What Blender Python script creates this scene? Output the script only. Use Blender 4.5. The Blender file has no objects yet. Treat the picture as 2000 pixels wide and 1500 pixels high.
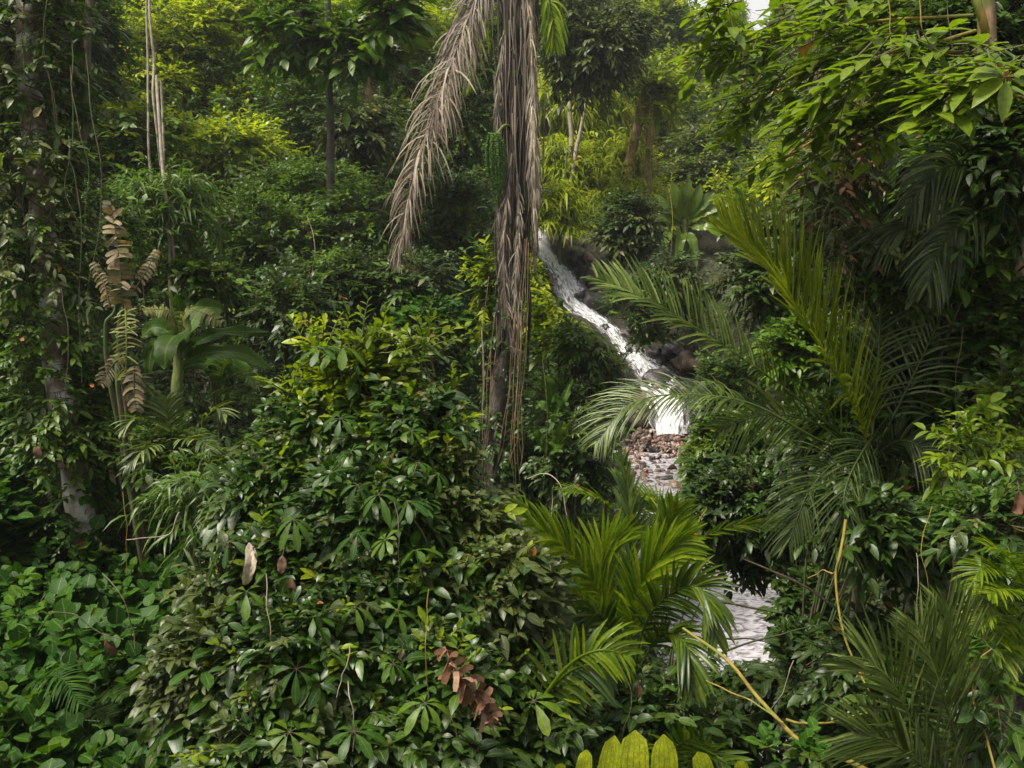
import bpy, math
import numpy as np
from mathutils import Vector
rng = np.random.default_rng(11)
C = bpy.context.scene.collection
sc = bpy.context.scene

# ------------------------------------------------------------------ camera, sky, sun, exposure
PITCH = math.radians(15.0)
FPX = 1000 / math.tan(math.radians(30))          # photo pixels (2000 wide) per unit of depth
cam = bpy.data.cameras.new('camera'); co = bpy.data.objects.new('camera', cam); C.objects.link(co)
cam.sensor_width = 36; cam.lens = 36 * FPX / 2000; cam.clip_start = 0.05; cam.clip_end = 600
co.location = (0, 0, 0); co.rotation_euler = (math.pi / 2 - PITCH, 0, 0)
sc.camera = co
SUN_EL, SUN_AZ = math.radians(64), math.radians(-100)   # azimuth clockwise from +Y: high on the left
w = bpy.data.worlds.new('World'); sc.world = w; w.use_nodes = True
nt = w.node_tree; bg = nt.nodes['Background']
sky = nt.nodes.new('ShaderNodeTexSky'); sky.sky_type = 'NISHITA'; sky.sun_disc = False
sky.sun_elevation = SUN_EL; sky.sun_rotation = SUN_AZ
sky.air_density = 1.0; sky.dust_density = 2.0; sky.ozone_density = 0.6
hs = nt.nodes.new('ShaderNodeHueSaturation'); hs.inputs['Saturation'].default_value = 0.22   # cloud veiled, nearly white sky
wm = nt.nodes.new('ShaderNodeMix'); wm.data_type = 'RGBA'; wm.blend_type = 'MULTIPLY'; wm.inputs[0].default_value = 1; wm.inputs[7].default_value = (1.03, 1.0, .93, 1)
nt.links.new(sky.outputs[0], hs.inputs['Color']); nt.links.new(hs.outputs[0], wm.inputs[6]); 
tc = nt.nodes.new('ShaderNodeTexCoord'); sx = nt.nodes.new('ShaderNodeSeparateXYZ'); nt.links.new(tc.outputs['Generated'], sx.inputs[0])
cn = nt.nodes.new('ShaderNodeTexNoise'); cn.inputs['Scale'].default_value = 3; cn.inputs['Detail'].default_value = 6; nt.links.new(tc.outputs['Generated'], cn.inputs['Vector'])
cr_ = nt.nodes.new('ShaderNodeMapRange'); cr_.inputs[1].default_value = .42; cr_.inputs[2].default_value = .10; nt.links.new(sx.outputs[2], cr_.inputs[0])   # bright cloud bank low in the sky
ca = nt.nodes.new('ShaderNodeMath'); ca.operation = 'MULTIPLY_ADD'; ca.use_clamp = True; nt.links.new(cn.outputs[0], ca.inputs[0]); ca.inputs[1].default_value = 1.2; nt.links.new(cr_.outputs[0], ca.inputs[2])
cb = nt.nodes.new('ShaderNodeMath'); cb.operation = 'MULTIPLY'; cb.use_clamp = True; nt.links.new(ca.outputs[0], cb.inputs[0]); nt.links.new(cr_.outputs[0], cb.inputs[1])
cm = nt.nodes.new('ShaderNodeMix'); cm.data_type = 'RGBA'; nt.links.new(cb.outputs[0], cm.inputs[0]); nt.links.new(wm.outputs[2], cm.inputs[6]); cm.inputs[7].default_value = (4.2, 4.2, 4.1, 1)
nt.links.new(cm.outputs[2], bg.inputs[0]); bg.inputs[1].default_value = 0.115
sl = bpy.data.lights.new('sun', 'SUN'); sl.energy = 3.7; sl.angle = math.radians(16); sl.color = (1.0, 0.93, 0.80)
so = bpy.data.objects.new('sun', sl); C.objects.link(so)
sd = Vector((math.sin(SUN_AZ) * math.cos(SUN_EL), math.cos(SUN_AZ) * math.cos(SUN_EL), math.sin(SUN_EL)))
so.rotation_euler = sd.to_track_quat('Z', 'Y').to_euler(); so.location = (0, 0, 40)
sc.view_settings.view_transform = 'Standard'; sc.view_settings.look = 'None'
sc.view_settings.exposure = 0.95; sc.view_settings.gamma = 1
cy = sc.cycles
cy.max_bounces = 5; cy.diffuse_bounces = 3; cy.glossy_bounces = 2; cy.transmission_bounces = 3
cy.transparent_max_bounces = 6; cy.volume_bounces = 0; cy.use_denoising = True
cy.sample_clamp_indirect = 4; cy.caustics_reflective = False; cy.caustics_refractive = False

# ------------------------------------------------------------------ helpers
Z = np.array([0., 0., 1.])
def at(px, py, d):
    u = (750 - py) / FPX * d
    return np.array([(px - 1000) / FPX * d, d * math.cos(PITCH) + u * math.sin(PITCH), -d * math.sin(PITCH) + u * math.cos(PITCH)])
def nrm(v): return v / np.maximum(np.linalg.norm(v, axis=-1, keepdims=True), 1e-9)
def rnd(*s): return rng.normal(size=s)
def U(a, b, *s): return rng.uniform(a, b, size=s)

class MB:
    def __init__(s, *mats): s.v = []; s.f = []; s.a = []; s.m = []; s.n = 0; s.mats = mats
    def add(s, V, F, A, mi=0):
        V = V.reshape(-1, 3); F = F.reshape(-1, 4)
        s.v.append(V); s.a.append(A.reshape(-1, 3)); s.f.append(F + s.n); s.m.append(np.full(len(F), mi)); s.n += len(V)
    def obj(s, name, base=(0, 0, 0), parent=None, smooth=True):
        V = np.concatenate(s.v) - (np.array(base) if parent is None else np.array(base)); F = np.concatenate(s.f)
        me = bpy.data.meshes.new(name)
        me.vertices.add(len(V)); me.vertices.foreach_set('co', V.astype(np.float32).ravel())
        me.loops.add(F.size); me.loops.foreach_set('vertex_index', F.astype(np.int32).ravel())
        me.polygons.add(len(F)); me.polygons.foreach_set('loop_start', np.arange(0, F.size, 4, dtype=np.int32))
        me.polygons.foreach_set('material_index', np.concatenate(s.m).astype(np.int32))
        me.polygons.foreach_set('use_smooth', np.full(len(F), smooth))
        me.update(calc_edges=True)
        at_ = me.attributes.new('luv', 'FLOAT_VECTOR', 'POINT')
        at_.data.foreach_set('vector', np.concatenate(s.a).astype(np.float32).ravel())
        for m in s.mats: me.materials.append(m)
        o = bpy.data.objects.new(name, me); C.objects.link(o)
        if parent is None: o.location = base
        else: o.parent = parent
        return o

def ribbons(mb, P, S, W, tint, fold=0.25, cross=3, mi=0):
    """P,S (N,n,3) centre line and unit side vectors, W (N,n) half widths"""
    N, n = W.shape
    T = np.gradient(P, axis=1); nn = nrm(np.cross(S, T))
    W3 = W[..., None]
    v = np.broadcast_to(np.linspace(0, 1, n)[None, :], (N, n)); t = np.broadcast_to(np.asarray(tint).reshape(-1, 1), (N, n))
    if cross == 3:
        V = np.stack([P - S * W3 + nn * W3 * fold, P, P + S * W3 + nn * W3 * fold], 2)
        us = [-1, 0, 1]
    else:
        V = np.stack([P - S * W3, P + S * W3], 2); us = [-1, 1]
    A = np.stack([np.stack([np.full((N, n), float(u)), v, t], -1) for u in us], 2)
    c = len(us)
    idx = np.arange(N * n * c).reshape(N, n, c)
    F = np.stack([idx[:, :-1, :-1], idx[:, :-1, 1:], idx[:, 1:, 1:], idx[:, 1:, :-1]], -1)
    mb.add(V, F, A, mi)

def tubes(mb, P, r, k=4, mi=0, tint=0.5, rough=0.0):
    P = np.asarray(P, float); r = np.asarray(r, float)
    if P.ndim == 2: P = P[None]; r = r[None]
    N, n, _ = P.shape
    T = nrm(np.gradient(P, axis=1))
    ref = np.where(np.abs(T[..., 2:3]) > 0.9, np.array([1., 0, 0]), Z)
    if (np.abs(T[..., 2]).min() < 0.92 and np.abs(T[..., 2]).max() > 0.88):
        ref = np.broadcast_to(np.array([0.83, 0.55, 0.05]), T.shape)
    a = nrm(np.cross(T, ref)); b = np.cross(T, a)
    ang = np.arange(k) / k * 2 * math.pi
    rr = r[:, :, None, None]
    if rough: rr = rr * (1 + rough * rnd(N, n, k, 1))
    V = P[:, :, None] + rr * (np.cos(ang)[:, None] * a[:, :, None] + np.sin(ang)[:, None] * b[:, :, None])
    seg = np.cumsum(np.linalg.norm(np.diff(P, axis=1, prepend=P[:, :1]), axis=-1), 1)
    A = np.stack(np.broadcast_arrays(ang[None, None], seg[:, :, None], np.full((N, 1, 1), tint) if np.isscalar(tint) else np.asarray(tint).reshape(-1, 1, 1)), -1)
    idx = np.arange(N * n * k).reshape(N, n, k); j = np.roll(idx, -1, 2)
    F = np.stack([idx[:, :-1], j[:, :-1], j[:, 1:], idx[:, 1:]], -1)
    mb.add(V, F, A, mi)

def bez(ctrl, n):
    """smooth curve through the control points (Catmull-Rom)"""
    c = np.array([np.asarray(p, float) for p in ctrl]); m = len(c)
    if m == 2: return c[0] + (c[1] - c[0]) * np.linspace(0, 1, n)[:, None]
    e = np.vstack([2 * c[0] - c[1], c, 2 * c[-1] - c[-2]])
    out = []
    for t in np.linspace(0, m - 1 - 1e-6, n):
        i = int(t); f = t - i; p0, p1, p2, p3 = e[i], e[i + 1], e[i + 2], e[i + 3]
        out.append(.5 * (2 * p1 + (p2 - p0) * f + (2 * p0 - 5 * p1 + 4 * p2 - p3) * f * f + (3 * p1 - p0 - 3 * p2 + p3) * f ** 3))
    return np.array(out)

def wob(P, a): # wobble a curve
    n = len(P); k = np.linspace(0, 1, n)[:, None]
    for f in (1.5, 3.1, 6.3): P = P + a / f * np.sin(k * f * 3.1 + U(0, 6, 1, 3)) * np.minimum(1, k * 6)
    return P

# ------------------------------------------------------------------ materials
def nodes(name):
    m = bpy.data.materials.new(name); m.use_nodes = True; t = m.node_tree
    return m, t, t.nodes, t.links, t.nodes['Principled BSDF']
def ramp(n, stops):
    r = n.new('ShaderNodeValToRGB'); e = r.color_ramp.elements
    while len(e) < len(stops): e.new(0.5)
    for el, (p, c) in zip(e, stops): el.position = p; el.color = (*c, 1)
    return r
def mix(n, l, fac, a, b, mode='MIX'):
    m = n.new('ShaderNodeMix'); m.data_type = 'RGBA'; m.blend_type = mode
    for i, x in ((0, fac), (6, a), (7, b)):
        if hasattr(x, 'links'): l.new(x, m.inputs[i])
        elif i == 0: m.inputs[0].default_value = x
        else: m.inputs[i].default_value = (*x, 1)
    return m.outputs[2]
def math_(n, l, op, a, b=0.0):
    m = n.new('ShaderNodeMath'); m.operation = op
    for i, x in enumerate((a, b)):
        if hasattr(x, 'links'): l.new(x, m.inputs[i])
        else: m.inputs[i].default_value = x
    return m.outputs[0]

def leaf_mat(name, cols, rough=0.38, transl=0.3, vein=0.35, spec=0.5, patch=0.5, odd=(0.28, 0.13, 0.03), ribs=False):
    m, t, n, l, p = nodes(name)
    a = n.new('ShaderNodeAttribute'); a.attribute_name = 'luv'
    s = n.new('ShaderNodeSeparateXYZ'); l.new(a.outputs['Vector'], s.inputs[0])
    k = len(cols)
    r = ramp(n, [(0.96 * i / (k - 1) if k > 1 else 0, c) for i, c in enumerate(cols)] + [(0.972, odd)])
    l.new(s.outputs[2], r.inputs[0])
    g = n.new('ShaderNodeNewGeometry')
    nz = n.new('ShaderNodeTexNoise'); nz.inputs['Scale'].default_value = 0.9; nz.inputs['Detail'].default_value = 2
    l.new(g.outputs['Position'], nz.inputs['Vector'])
    r2 = ramp(n, [(0.32, (1 - patch * .6,) * 3), (0.68, (1 + patch * .5, 1 + patch * .42, 1))]); l.new(nz.outputs[0], r2.inputs[0])
    col = mix(n, l, 1.0, r.outputs[0], r2.outputs[0], 'MULTIPLY')
    nz2 = n.new('ShaderNodeTexNoise'); nz2.inputs['Scale'].default_value = 38; l.new(g.outputs['Position'], nz2.inputs['Vector'])
    r3 = ramp(n, [(0.35, (.78, .78, .78)), (0.7, (1.2, 1.18, 1.1))]); l.new(nz2.outputs[0], r3.inputs[0])
    col = mix(n, l, 1.0, col, r3.outputs[0], 'MULTIPLY')
    # midrib and side veins
    au = math_(n, l, 'ABSOLUTE', s.outputs[0])
    mid = math_(n, l, 'LESS_THAN', au, 0.07)
    ph = math_(n, l, 'ADD', math_(n, l, 'MULTIPLY', s.outputs[1], 9.0), math_(n, l, 'MULTIPLY', au, -2.2))
    sv = math_(n, l, 'LESS_THAN', math_(n, l, 'FRACT', ph), 0.12)
    vf = math_(n, l, 'MULTIPLY', math_(n, l, 'MAXIMUM', mid, math_(n, l, 'MULTIPLY', sv, 0.5)), vein)
    col = mix(n, l, vf, col, (0.22, 0.30, 0.10))
    if ribs:                                             # dashed dark ribs along the leaf
        rb = math_(n, l, 'LESS_THAN', math_(n, l, 'FRACT', math_(n, l, 'ADD', math_(n, l, 'MULTIPLY', au, 2.6), .1)), 0.2)
        nd = n.new('ShaderNodeTexNoise'); nd.inputs['Scale'].default_value = 150; nd.inputs['Detail'].default_value = 5; l.new(g.outputs['Position'], nd.inputs['Vector'])
        col = mix(n, l, math_(n, l, 'MULTIPLY', math_(n, l, 'MULTIPLY', rb, math_(n, l, 'GREATER_THAN', nd.outputs[0], .5)), .75), col, (0.06, 0.08, 0.01))
        rw = ramp(n, [(.3, (.6, .62, .5)), (.6, (1.1, 1.08, 1))]); l.new(nd.outputs[0], rw.inputs[0]); col = mix(n, l, 1.0, col, rw.outputs[0], 'MULTIPLY')
    l.new(col, p.inputs['Base Color']); p.inputs['Roughness'].default_value = rough
    p.inputs['Specular IOR Level'].default_value = spec
    bp = n.new('ShaderNodeBump'); bp.inputs['Strength'].default_value = 0.25; bp.inputs['Distance'].default_value = 0.004
    l.new(nz2.outputs[0], bp.inputs['Height']); l.new(bp.outputs[0], p.inputs['Normal'])
    tr = n.new('ShaderNodeBsdfTranslucent'); l.new(mix(n, l, 1.0, col, (1.5, 1.6, 0.5), 'MULTIPLY'), tr.inputs[0])
    ms = n.new('ShaderNodeMixShader'); ms.inputs[0].default_value = transl
    l.new(p.outputs[0], ms.inputs[1]); l.new(tr.outputs[0], ms.inputs[2]); l.new(ms.outputs[0], n['Material Output'].inputs[0])
    return m

def bark_mat(name, c1, c2, moss=0.3, scale=6, stretch=0.25, mcol=(0.05, 0.09, 0.02)):
    m, t, n, l, p = nodes(name)
    g = n.new('ShaderNodeNewGeometry'); mp = n.new('ShaderNodeMapping'); mp.inputs['Scale'].default_value = (1, 1, stretch)
    l.new(g.outputs['Position'], mp.inputs[0])
    z1 = n.new('ShaderNodeTexNoise'); z1.inputs['Scale'].default_value = scale * 4; z1.inputs['Detail'].default_value = 6; l.new(mp.outputs[0], z1.inputs['Vector'])
    r = ramp(n, [(0.3, c1), (0.7, c2)]); l.new(z1.outputs[0], r.inputs[0])
    z2 = n.new('ShaderNodeTexNoise'); z2.inputs['Scale'].default_value = scale * .6; z2.inputs['Detail'].default_value = 4; l.new(g.outputs['Position'], z2.inputs['Vector'])
    r2 = ramp(n, [(0.62 - moss * .4, (0, 0, 0)), (0.7 - moss * .3, (1, 1, 1))]); l.new(z2.outputs[0], r2.inputs[0])
    l.new(mix(n, l, r2.outputs[0], r.outputs[0], mcol), p.inputs['Base Color']); p.inputs['Roughness'].default_value = .85
    bp = n.new('ShaderNodeBump'); bp.inputs['Strength'].default_value = 0.7; bp.inputs['Distance'].default_value = 0.02
    l.new(z1.outputs[0], bp.inputs['Height']); l.new(bp.outputs[0], p.inputs['Normal'])
    return m

M = {}
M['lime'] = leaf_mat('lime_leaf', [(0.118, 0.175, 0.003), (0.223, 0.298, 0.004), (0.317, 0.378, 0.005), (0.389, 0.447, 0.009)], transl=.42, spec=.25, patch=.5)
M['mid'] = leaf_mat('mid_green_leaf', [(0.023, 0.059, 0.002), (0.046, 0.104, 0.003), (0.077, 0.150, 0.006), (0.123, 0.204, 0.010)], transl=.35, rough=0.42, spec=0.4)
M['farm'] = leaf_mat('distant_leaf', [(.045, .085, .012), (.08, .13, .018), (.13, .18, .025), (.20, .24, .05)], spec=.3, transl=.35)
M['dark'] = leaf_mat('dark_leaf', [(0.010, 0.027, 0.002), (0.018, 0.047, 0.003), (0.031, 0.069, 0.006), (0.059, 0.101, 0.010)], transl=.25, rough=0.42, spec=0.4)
M['creep'] = leaf_mat('creeper_leaf', [(0.010, 0.044, 0.002), (0.018, 0.071, 0.003), (0.030, 0.095, 0.003), (0.060, 0.128, 0.004)], transl=.3, rough=.55, spec=.2, patch=.4)
M['grey'] = leaf_mat('greyish_leaf', [(0.024, 0.038, 0.008), (0.044, 0.068, 0.013), (0.075, 0.099, 0.022), (0.116, 0.144, 0.036)], spec=0.4, rough=0.42)
M['gold'] = leaf_mat('golden_leaf', [(0.078, 0.133, 0.003), (0.146, 0.217, 0.005), (0.215, 0.290, 0.006), (0.293, 0.314, 0.006)], transl=.4, spec=.3, odd=(0.450, 0.160, 0.011))
M['glossy'] = leaf_mat('glossy_leaf', [(0.008, 0.032, 0.003), (0.018, 0.053, 0.005), (0.033, 0.087, 0.005), (0.072, 0.137, 0.008)], transl=.28, rough=0.38, spec=0.45)
M['whorl'] = leaf_mat('whorled_leaf', [(0.017, 0.064, 0.003), (0.032, 0.096, 0.005), (0.056, 0.128, 0.006), (0.112, 0.184, 0.009)], transl=.35, vein=.3, spec=0.3, rough=0.45)
M['palm'] = leaf_mat('palm_leaflet', [(0.021, 0.050, 0.004), (0.043, 0.080, 0.006), (0.068, 0.115, 0.009), (0.128, 0.170, 0.022)], rough=.36, spec=.4, transl=.3, patch=.3, vein=.15)
M['palmb'] = leaf_mat('bright_palm_leaflet', [(0.064, 0.121, 0.002), (0.107, 0.182, 0.003), (0.172, 0.254, 0.006), (0.258, 0.327, 0.014)], rough=.4, spec=.3, transl=.5, patch=.3, vein=.15)
M['palmd'] = leaf_mat('dusky_palm_leaflet', [(0.026, 0.048, 0.007), (0.048, 0.080, 0.011), (0.088, 0.131, 0.025), (0.194, 0.251, 0.072)], spec=.5, transl=.25, patch=.3, vein=.15, rough=0.42)
M['yell'] = leaf_mat('yellow_green_leaf', [(0.068, 0.119, 0.003), (0.122, 0.187, 0.006), (0.177, 0.255, 0.008)], transl=.4, vein=.4)
M['front'] = leaf_mat('ribbed_lime_leaf', [(.28, .34, .008), (.36, .42, .012), (.42, .46, .02)], transl=.15, vein=0, patch=.25, rough=.5, ribs=True)
M['palmy'] = leaf_mat('sun_painted_yellow_green_palm_leaflet', [(.10, .15, .006), (.17, .23, .009), (.24, .29, .012), (.34, .36, .05)], rough=.42, spec=.3, transl=.5, patch=.25, vein=.1)  # a yellower frond, with sunlight also put into its colour
M['palmk'] = leaf_mat('deep_green_palm_leaflet', [(0.015, 0.030, 0.005), (0.028, 0.050, 0.008), (0.050, 0.078, 0.016), (0.120, 0.156, 0.054)], transl=.2, patch=.3, vein=.1, spec=0.3, rough=0.45)
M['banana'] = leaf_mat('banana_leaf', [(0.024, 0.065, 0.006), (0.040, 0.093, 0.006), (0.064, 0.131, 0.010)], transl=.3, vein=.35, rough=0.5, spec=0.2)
M['bananab'] = leaf_mat('yellow_green_banana_leaf', [(.07, .13, .01), (.11, .18, .012), (.16, .24, .02)], rough=.35, spec=.5, transl=.35, vein=.2)  # yellower leaf colour of the large banana plant
M['tawny'] = leaf_mat('tawny_torn_leaf', [(0.173, 0.104, 0.060), (0.219, 0.159, 0.105), (0.058, 0.067, 0.038), (0.207, 0.147, 0.045), (0.196, 0.159, 0.135)], rough=.7, transl=.25, vein=.2)
M['yban'] = leaf_mat('yellowing_leaf', [(0.120, 0.153, 0.024), (0.195, 0.212, 0.040), (0.150, 0.170, 0.040), (0.255, 0.238, 0.112)], rough=.6, transl=.35, vein=.2)
M['dead'] = leaf_mat('dead_palm_leaflet', [(0.087, 0.068, 0.058), (0.163, 0.130, 0.110), (0.239, 0.201, 0.172), (0.328, 0.284, 0.261)], rough=.7, transl=.1, vein=0, spec=.2, odd=(.2, .12, .08), patch=.3)
M['deadl'] = leaf_mat('pale_dead_palm_leaflet', [(.16, .13, .10), (.28, .23, .19), (.40, .34, .29), (.55, .48, .42)], rough=.7, transl=.1, vein=0, spec=.2, odd=(.2, .12, .08), patch=.3)
M['brown'] = leaf_mat('dry_brown_leaf', [(0.080, 0.036, 0.024), (0.176, 0.088, 0.056), (0.272, 0.160, 0.120), (0.336, 0.224, 0.176)], rough=.7, transl=.15, vein=.1, spec=.2)
M['red'] = leaf_mat('rusty_leaf', [(.38, .10, .04), (.45, .14, .06)], rough=.6, transl=.3, vein=.2)
M['bleach'] = leaf_mat('bleached_leaf', [(.30, .25, .20), (.50, .42, .36)], rough=.8, transl=.1, vein=.1, spec=.2, odd=(.4, .3, .2))
M['bark'] = bark_mat('bark', (.05, .035, .022), (.16, .12, .08))
M['pale'] = bark_mat('pale_bark', (.22, .17, .12), (.42, .36, .28), moss=.15)
M['lichen'] = bark_mat('lichened_bark', (.10, .065, .045), (.24, .17, .12), moss=.40, mcol=(.62, .58, .55), scale=4)
M['darkb'] = bark_mat('dark_bark', (.025, .018, .014), (.07, .05, .04), moss=.25)
M['redb'] = bark_mat('reddish_bark', (.12, .06, .035), (.30, .18, .11), moss=.3, mcol=(.10, .11, .02))
M['fibre'] = bark_mat('fibrous_palm_trunk', (.018, .014, .013), (.10, .075, .06), moss=.1, scale=9, stretch=.06)
M['twig'] = bark_mat('twig', (.05, .04, .02), (.14, .11, .05), moss=.4)
M['ystem'] = bark_mat('yellowish_stem', (.13, .10, .012), (.28, .21, .03), moss=.1, mcol=(.14, .16, .02))
M['gstem'] = bark_mat('green_stem', (.07, .10, .02), (.16, .18, .04), moss=.1)

def fruit_mat():
    m, t, n, l, p = nodes('green_palm_fruit')
    a = n.new('ShaderNodeAttribute'); a.attribute_name = 'luv'; s = n.new('ShaderNodeSeparateXYZ'); l.new(a.outputs['Vector'], s.inputs[0])
    r = ramp(n, [(0, (.03, .08, .006)), (.6, (.06, .14, .010)), (1, (.11, .20, .015))]); l.new(s.outputs[2], r.inputs[0])
    l.new(r.outputs[0], p.inputs['Base Color']); p.inputs['Roughness'].default_value = .45
    return m
M['fruit'] = fruit_mat()

def ground_mat():
    m, t, n, l, p = nodes('leaf_litter_soil')
    g = n.new('ShaderNodeNewGeometry')
    z1 = n.new('ShaderNodeTexNoise'); z1.inputs['Scale'].default_value = 7; z1.inputs['Detail'].default_value = 8; l.new(g.outputs['Position'], z1.inputs['Vector'])
    r = ramp(n, [(0.3, (.010, .010, .006)), (0.5, (.03, .025, .014)), (.62, (.03, .045, .012)), (.75, (.09, .06, .035))]); l.new(z1.outputs[0], r.inputs[0])
    l.new(r.outputs[0], p.inputs['Base Color']); p.inputs['Roughness'].default_value = .9
    bp = n.new('ShaderNodeBump'); bp.inputs['Strength'].default_value = 1; bp.inputs['Distance'].default_value = 0.08
    l.new(z1.outputs[0], bp.inputs['Height']); l.new(bp.outputs[0], p.inputs['Normal'])
    return m
def rock_mat(name, c1, c2, c3, rough=.35, scale=3):
    m, t, n, l, p = nodes(name)
    g = n.new('ShaderNodeNewGeometry')
    z1 = n.new('ShaderNodeTexNoise'); z1.inputs['Scale'].default_value = scale; z1.inputs['Detail'].default_value = 9; z1.inputs['Roughness'].default_value = .65
    l.new(g.outputs['Position'], z1.inputs['Vector'])
    r = ramp(n, [(0.32, c1), (0.5, c2), (.68, c3)]); l.new(z1.outputs[0], r.inputs[0])
    l.new(r.outputs[0], p.inputs['Base Color']); p.inputs['Roughness'].default_value = rough
    bp = n.new('ShaderNodeBump'); bp.inputs['Strength'].default_value = .9; bp.inputs['Distance'].default_value = 0.06
    l.new(z1.outputs[0], bp.inputs['Height']); l.new(bp.outputs[0], p.inputs['Normal'])
    return m
M['ground'] = ground_mat()
M['rock'] = rock_mat('wet_dark_rock', (.02, .016, .016), (.06, .05, .05), (.16, .13, .12))
M['rockb'] = rock_mat('brown_rock', (.05, .03, .02), (.15, .10, .07), (.30, .24, .16), rough=.6)
M['pebble'] = rock_mat('pinkish_stone', (.07, .04, .032), (.22, .13, .10), (.46, .36, .33), rough=.25, scale=5)

def foam_mat():
    m, t, n, l, p = nodes('white_water')
    a = n.new('ShaderNodeAttribute'); a.attribute_name = 'luv'; mp = n.new('ShaderNodeMapping')
    mp.inputs['Scale'].default_value = (4, 1.9, 1); l.new(a.outputs['Vector'], mp.inputs[0])
    z1 = n.new('ShaderNodeTexNoise'); z1.inputs['Scale'].default_value = 1.6; z1.inputs['Detail'].default_value = 7; z1.inputs['Distortion'].default_value = 1.3; l.new(mp.outputs[0], z1.inputs['Vector'])
    g = n.new('ShaderNodeNewGeometry')
    z2 = n.new('ShaderNodeTexNoise'); z2.inputs['Scale'].default_value = 14; z2.inputs['Detail'].default_value = 5; l.new(g.outputs['Position'], z2.inputs['Vector'])
    s = n.new('ShaderNodeSeparateXYZ'); l.new(a.outputs['Vector'], s.inputs[0])
    f = math_(n, l, 'ADD', math_(n, l, 'MULTIPLY', z1.outputs[0], .88), math_(n, l, 'MULTIPLY', z2.outputs[0], .12))
    f = math_(n, l, 'ADD', f, math_(n, l, 'MULTIPLY', s.outputs[2], .22))
    e = math_(n, l, 'MULTIPLY', math_(n, l, 'POWER', math_(n, l, 'ABSOLUTE', s.outputs[0]), 2.5), .30)
    f = math_(n, l, 'SUBTRACT', f, e)
    r = ramp(n, [(.40, (0, 0, 0)), (.66, (1, 1, 1))]); l.new(f, r.inputs[0])
    p.inputs['Base Color'].default_value = (.90, .90, .94, 1); p.inputs['Roughness'].default_value = .85; p.inputs['Specular IOR Level'].default_value = .2
    bp = n.new('ShaderNodeBump'); bp.inputs['Strength'].default_value = .2; bp.inputs['Distance'].default_value = 0.05
    l.new(f, bp.inputs['Height']); l.new(bp.outputs[0], p.inputs['Normal'])
    gl = n.new('ShaderNodeBsdfGlossy'); gl.inputs[0].default_value = (.6, .6, .62, 1); gl.inputs[1].default_value = .4; l.new(bp.outputs[0], gl.inputs['Normal'])
    tr = n.new('ShaderNodeBsdfTransparent'); m2 = n.new('ShaderNodeMixShader'); m2.inputs[0].default_value = .12
    l.new(tr.outputs[0], m2.inputs[1]); l.new(gl.outputs[0], m2.inputs[2])
    ms = n.new('ShaderNodeMixShader'); l.new(r.outputs[0], ms.inputs[0]); l.new(m2.outputs[0], ms.inputs[1]); l.new(p.outputs[0], ms.inputs[2])
    l.new(ms.outputs[0], n['Material Output'].inputs[0])
    return m
M['foam'] = foam_mat()
def water_mat():
    m, t, n, l, p = nodes('rippled_stream_water')
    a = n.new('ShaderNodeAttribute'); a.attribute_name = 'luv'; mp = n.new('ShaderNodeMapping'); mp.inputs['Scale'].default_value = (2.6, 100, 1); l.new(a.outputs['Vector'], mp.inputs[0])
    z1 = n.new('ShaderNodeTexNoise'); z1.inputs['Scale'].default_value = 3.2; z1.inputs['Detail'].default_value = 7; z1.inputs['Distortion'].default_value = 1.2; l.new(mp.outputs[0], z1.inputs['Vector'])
    r = ramp(n, [(.38, (.14, .13, .13)), (.50, (.38, .36, .39)), (.66, (.52, .50, .56))]); l.new(z1.outputs[0], r.inputs[0])  # pale streaks: white water, with lilac sky reflection put into the colour
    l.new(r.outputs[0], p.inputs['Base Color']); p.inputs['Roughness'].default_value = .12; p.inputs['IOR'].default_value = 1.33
    bp = n.new('ShaderNodeBump'); bp.inputs['Strength'].default_value = .35; bp.inputs['Distance'].default_value = 0.03
    l.new(z1.outputs[0], bp.inputs['Height']); l.new(bp.outputs[0], p.inputs['Normal'])
    return m
M['water'] = water_mat()

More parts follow.
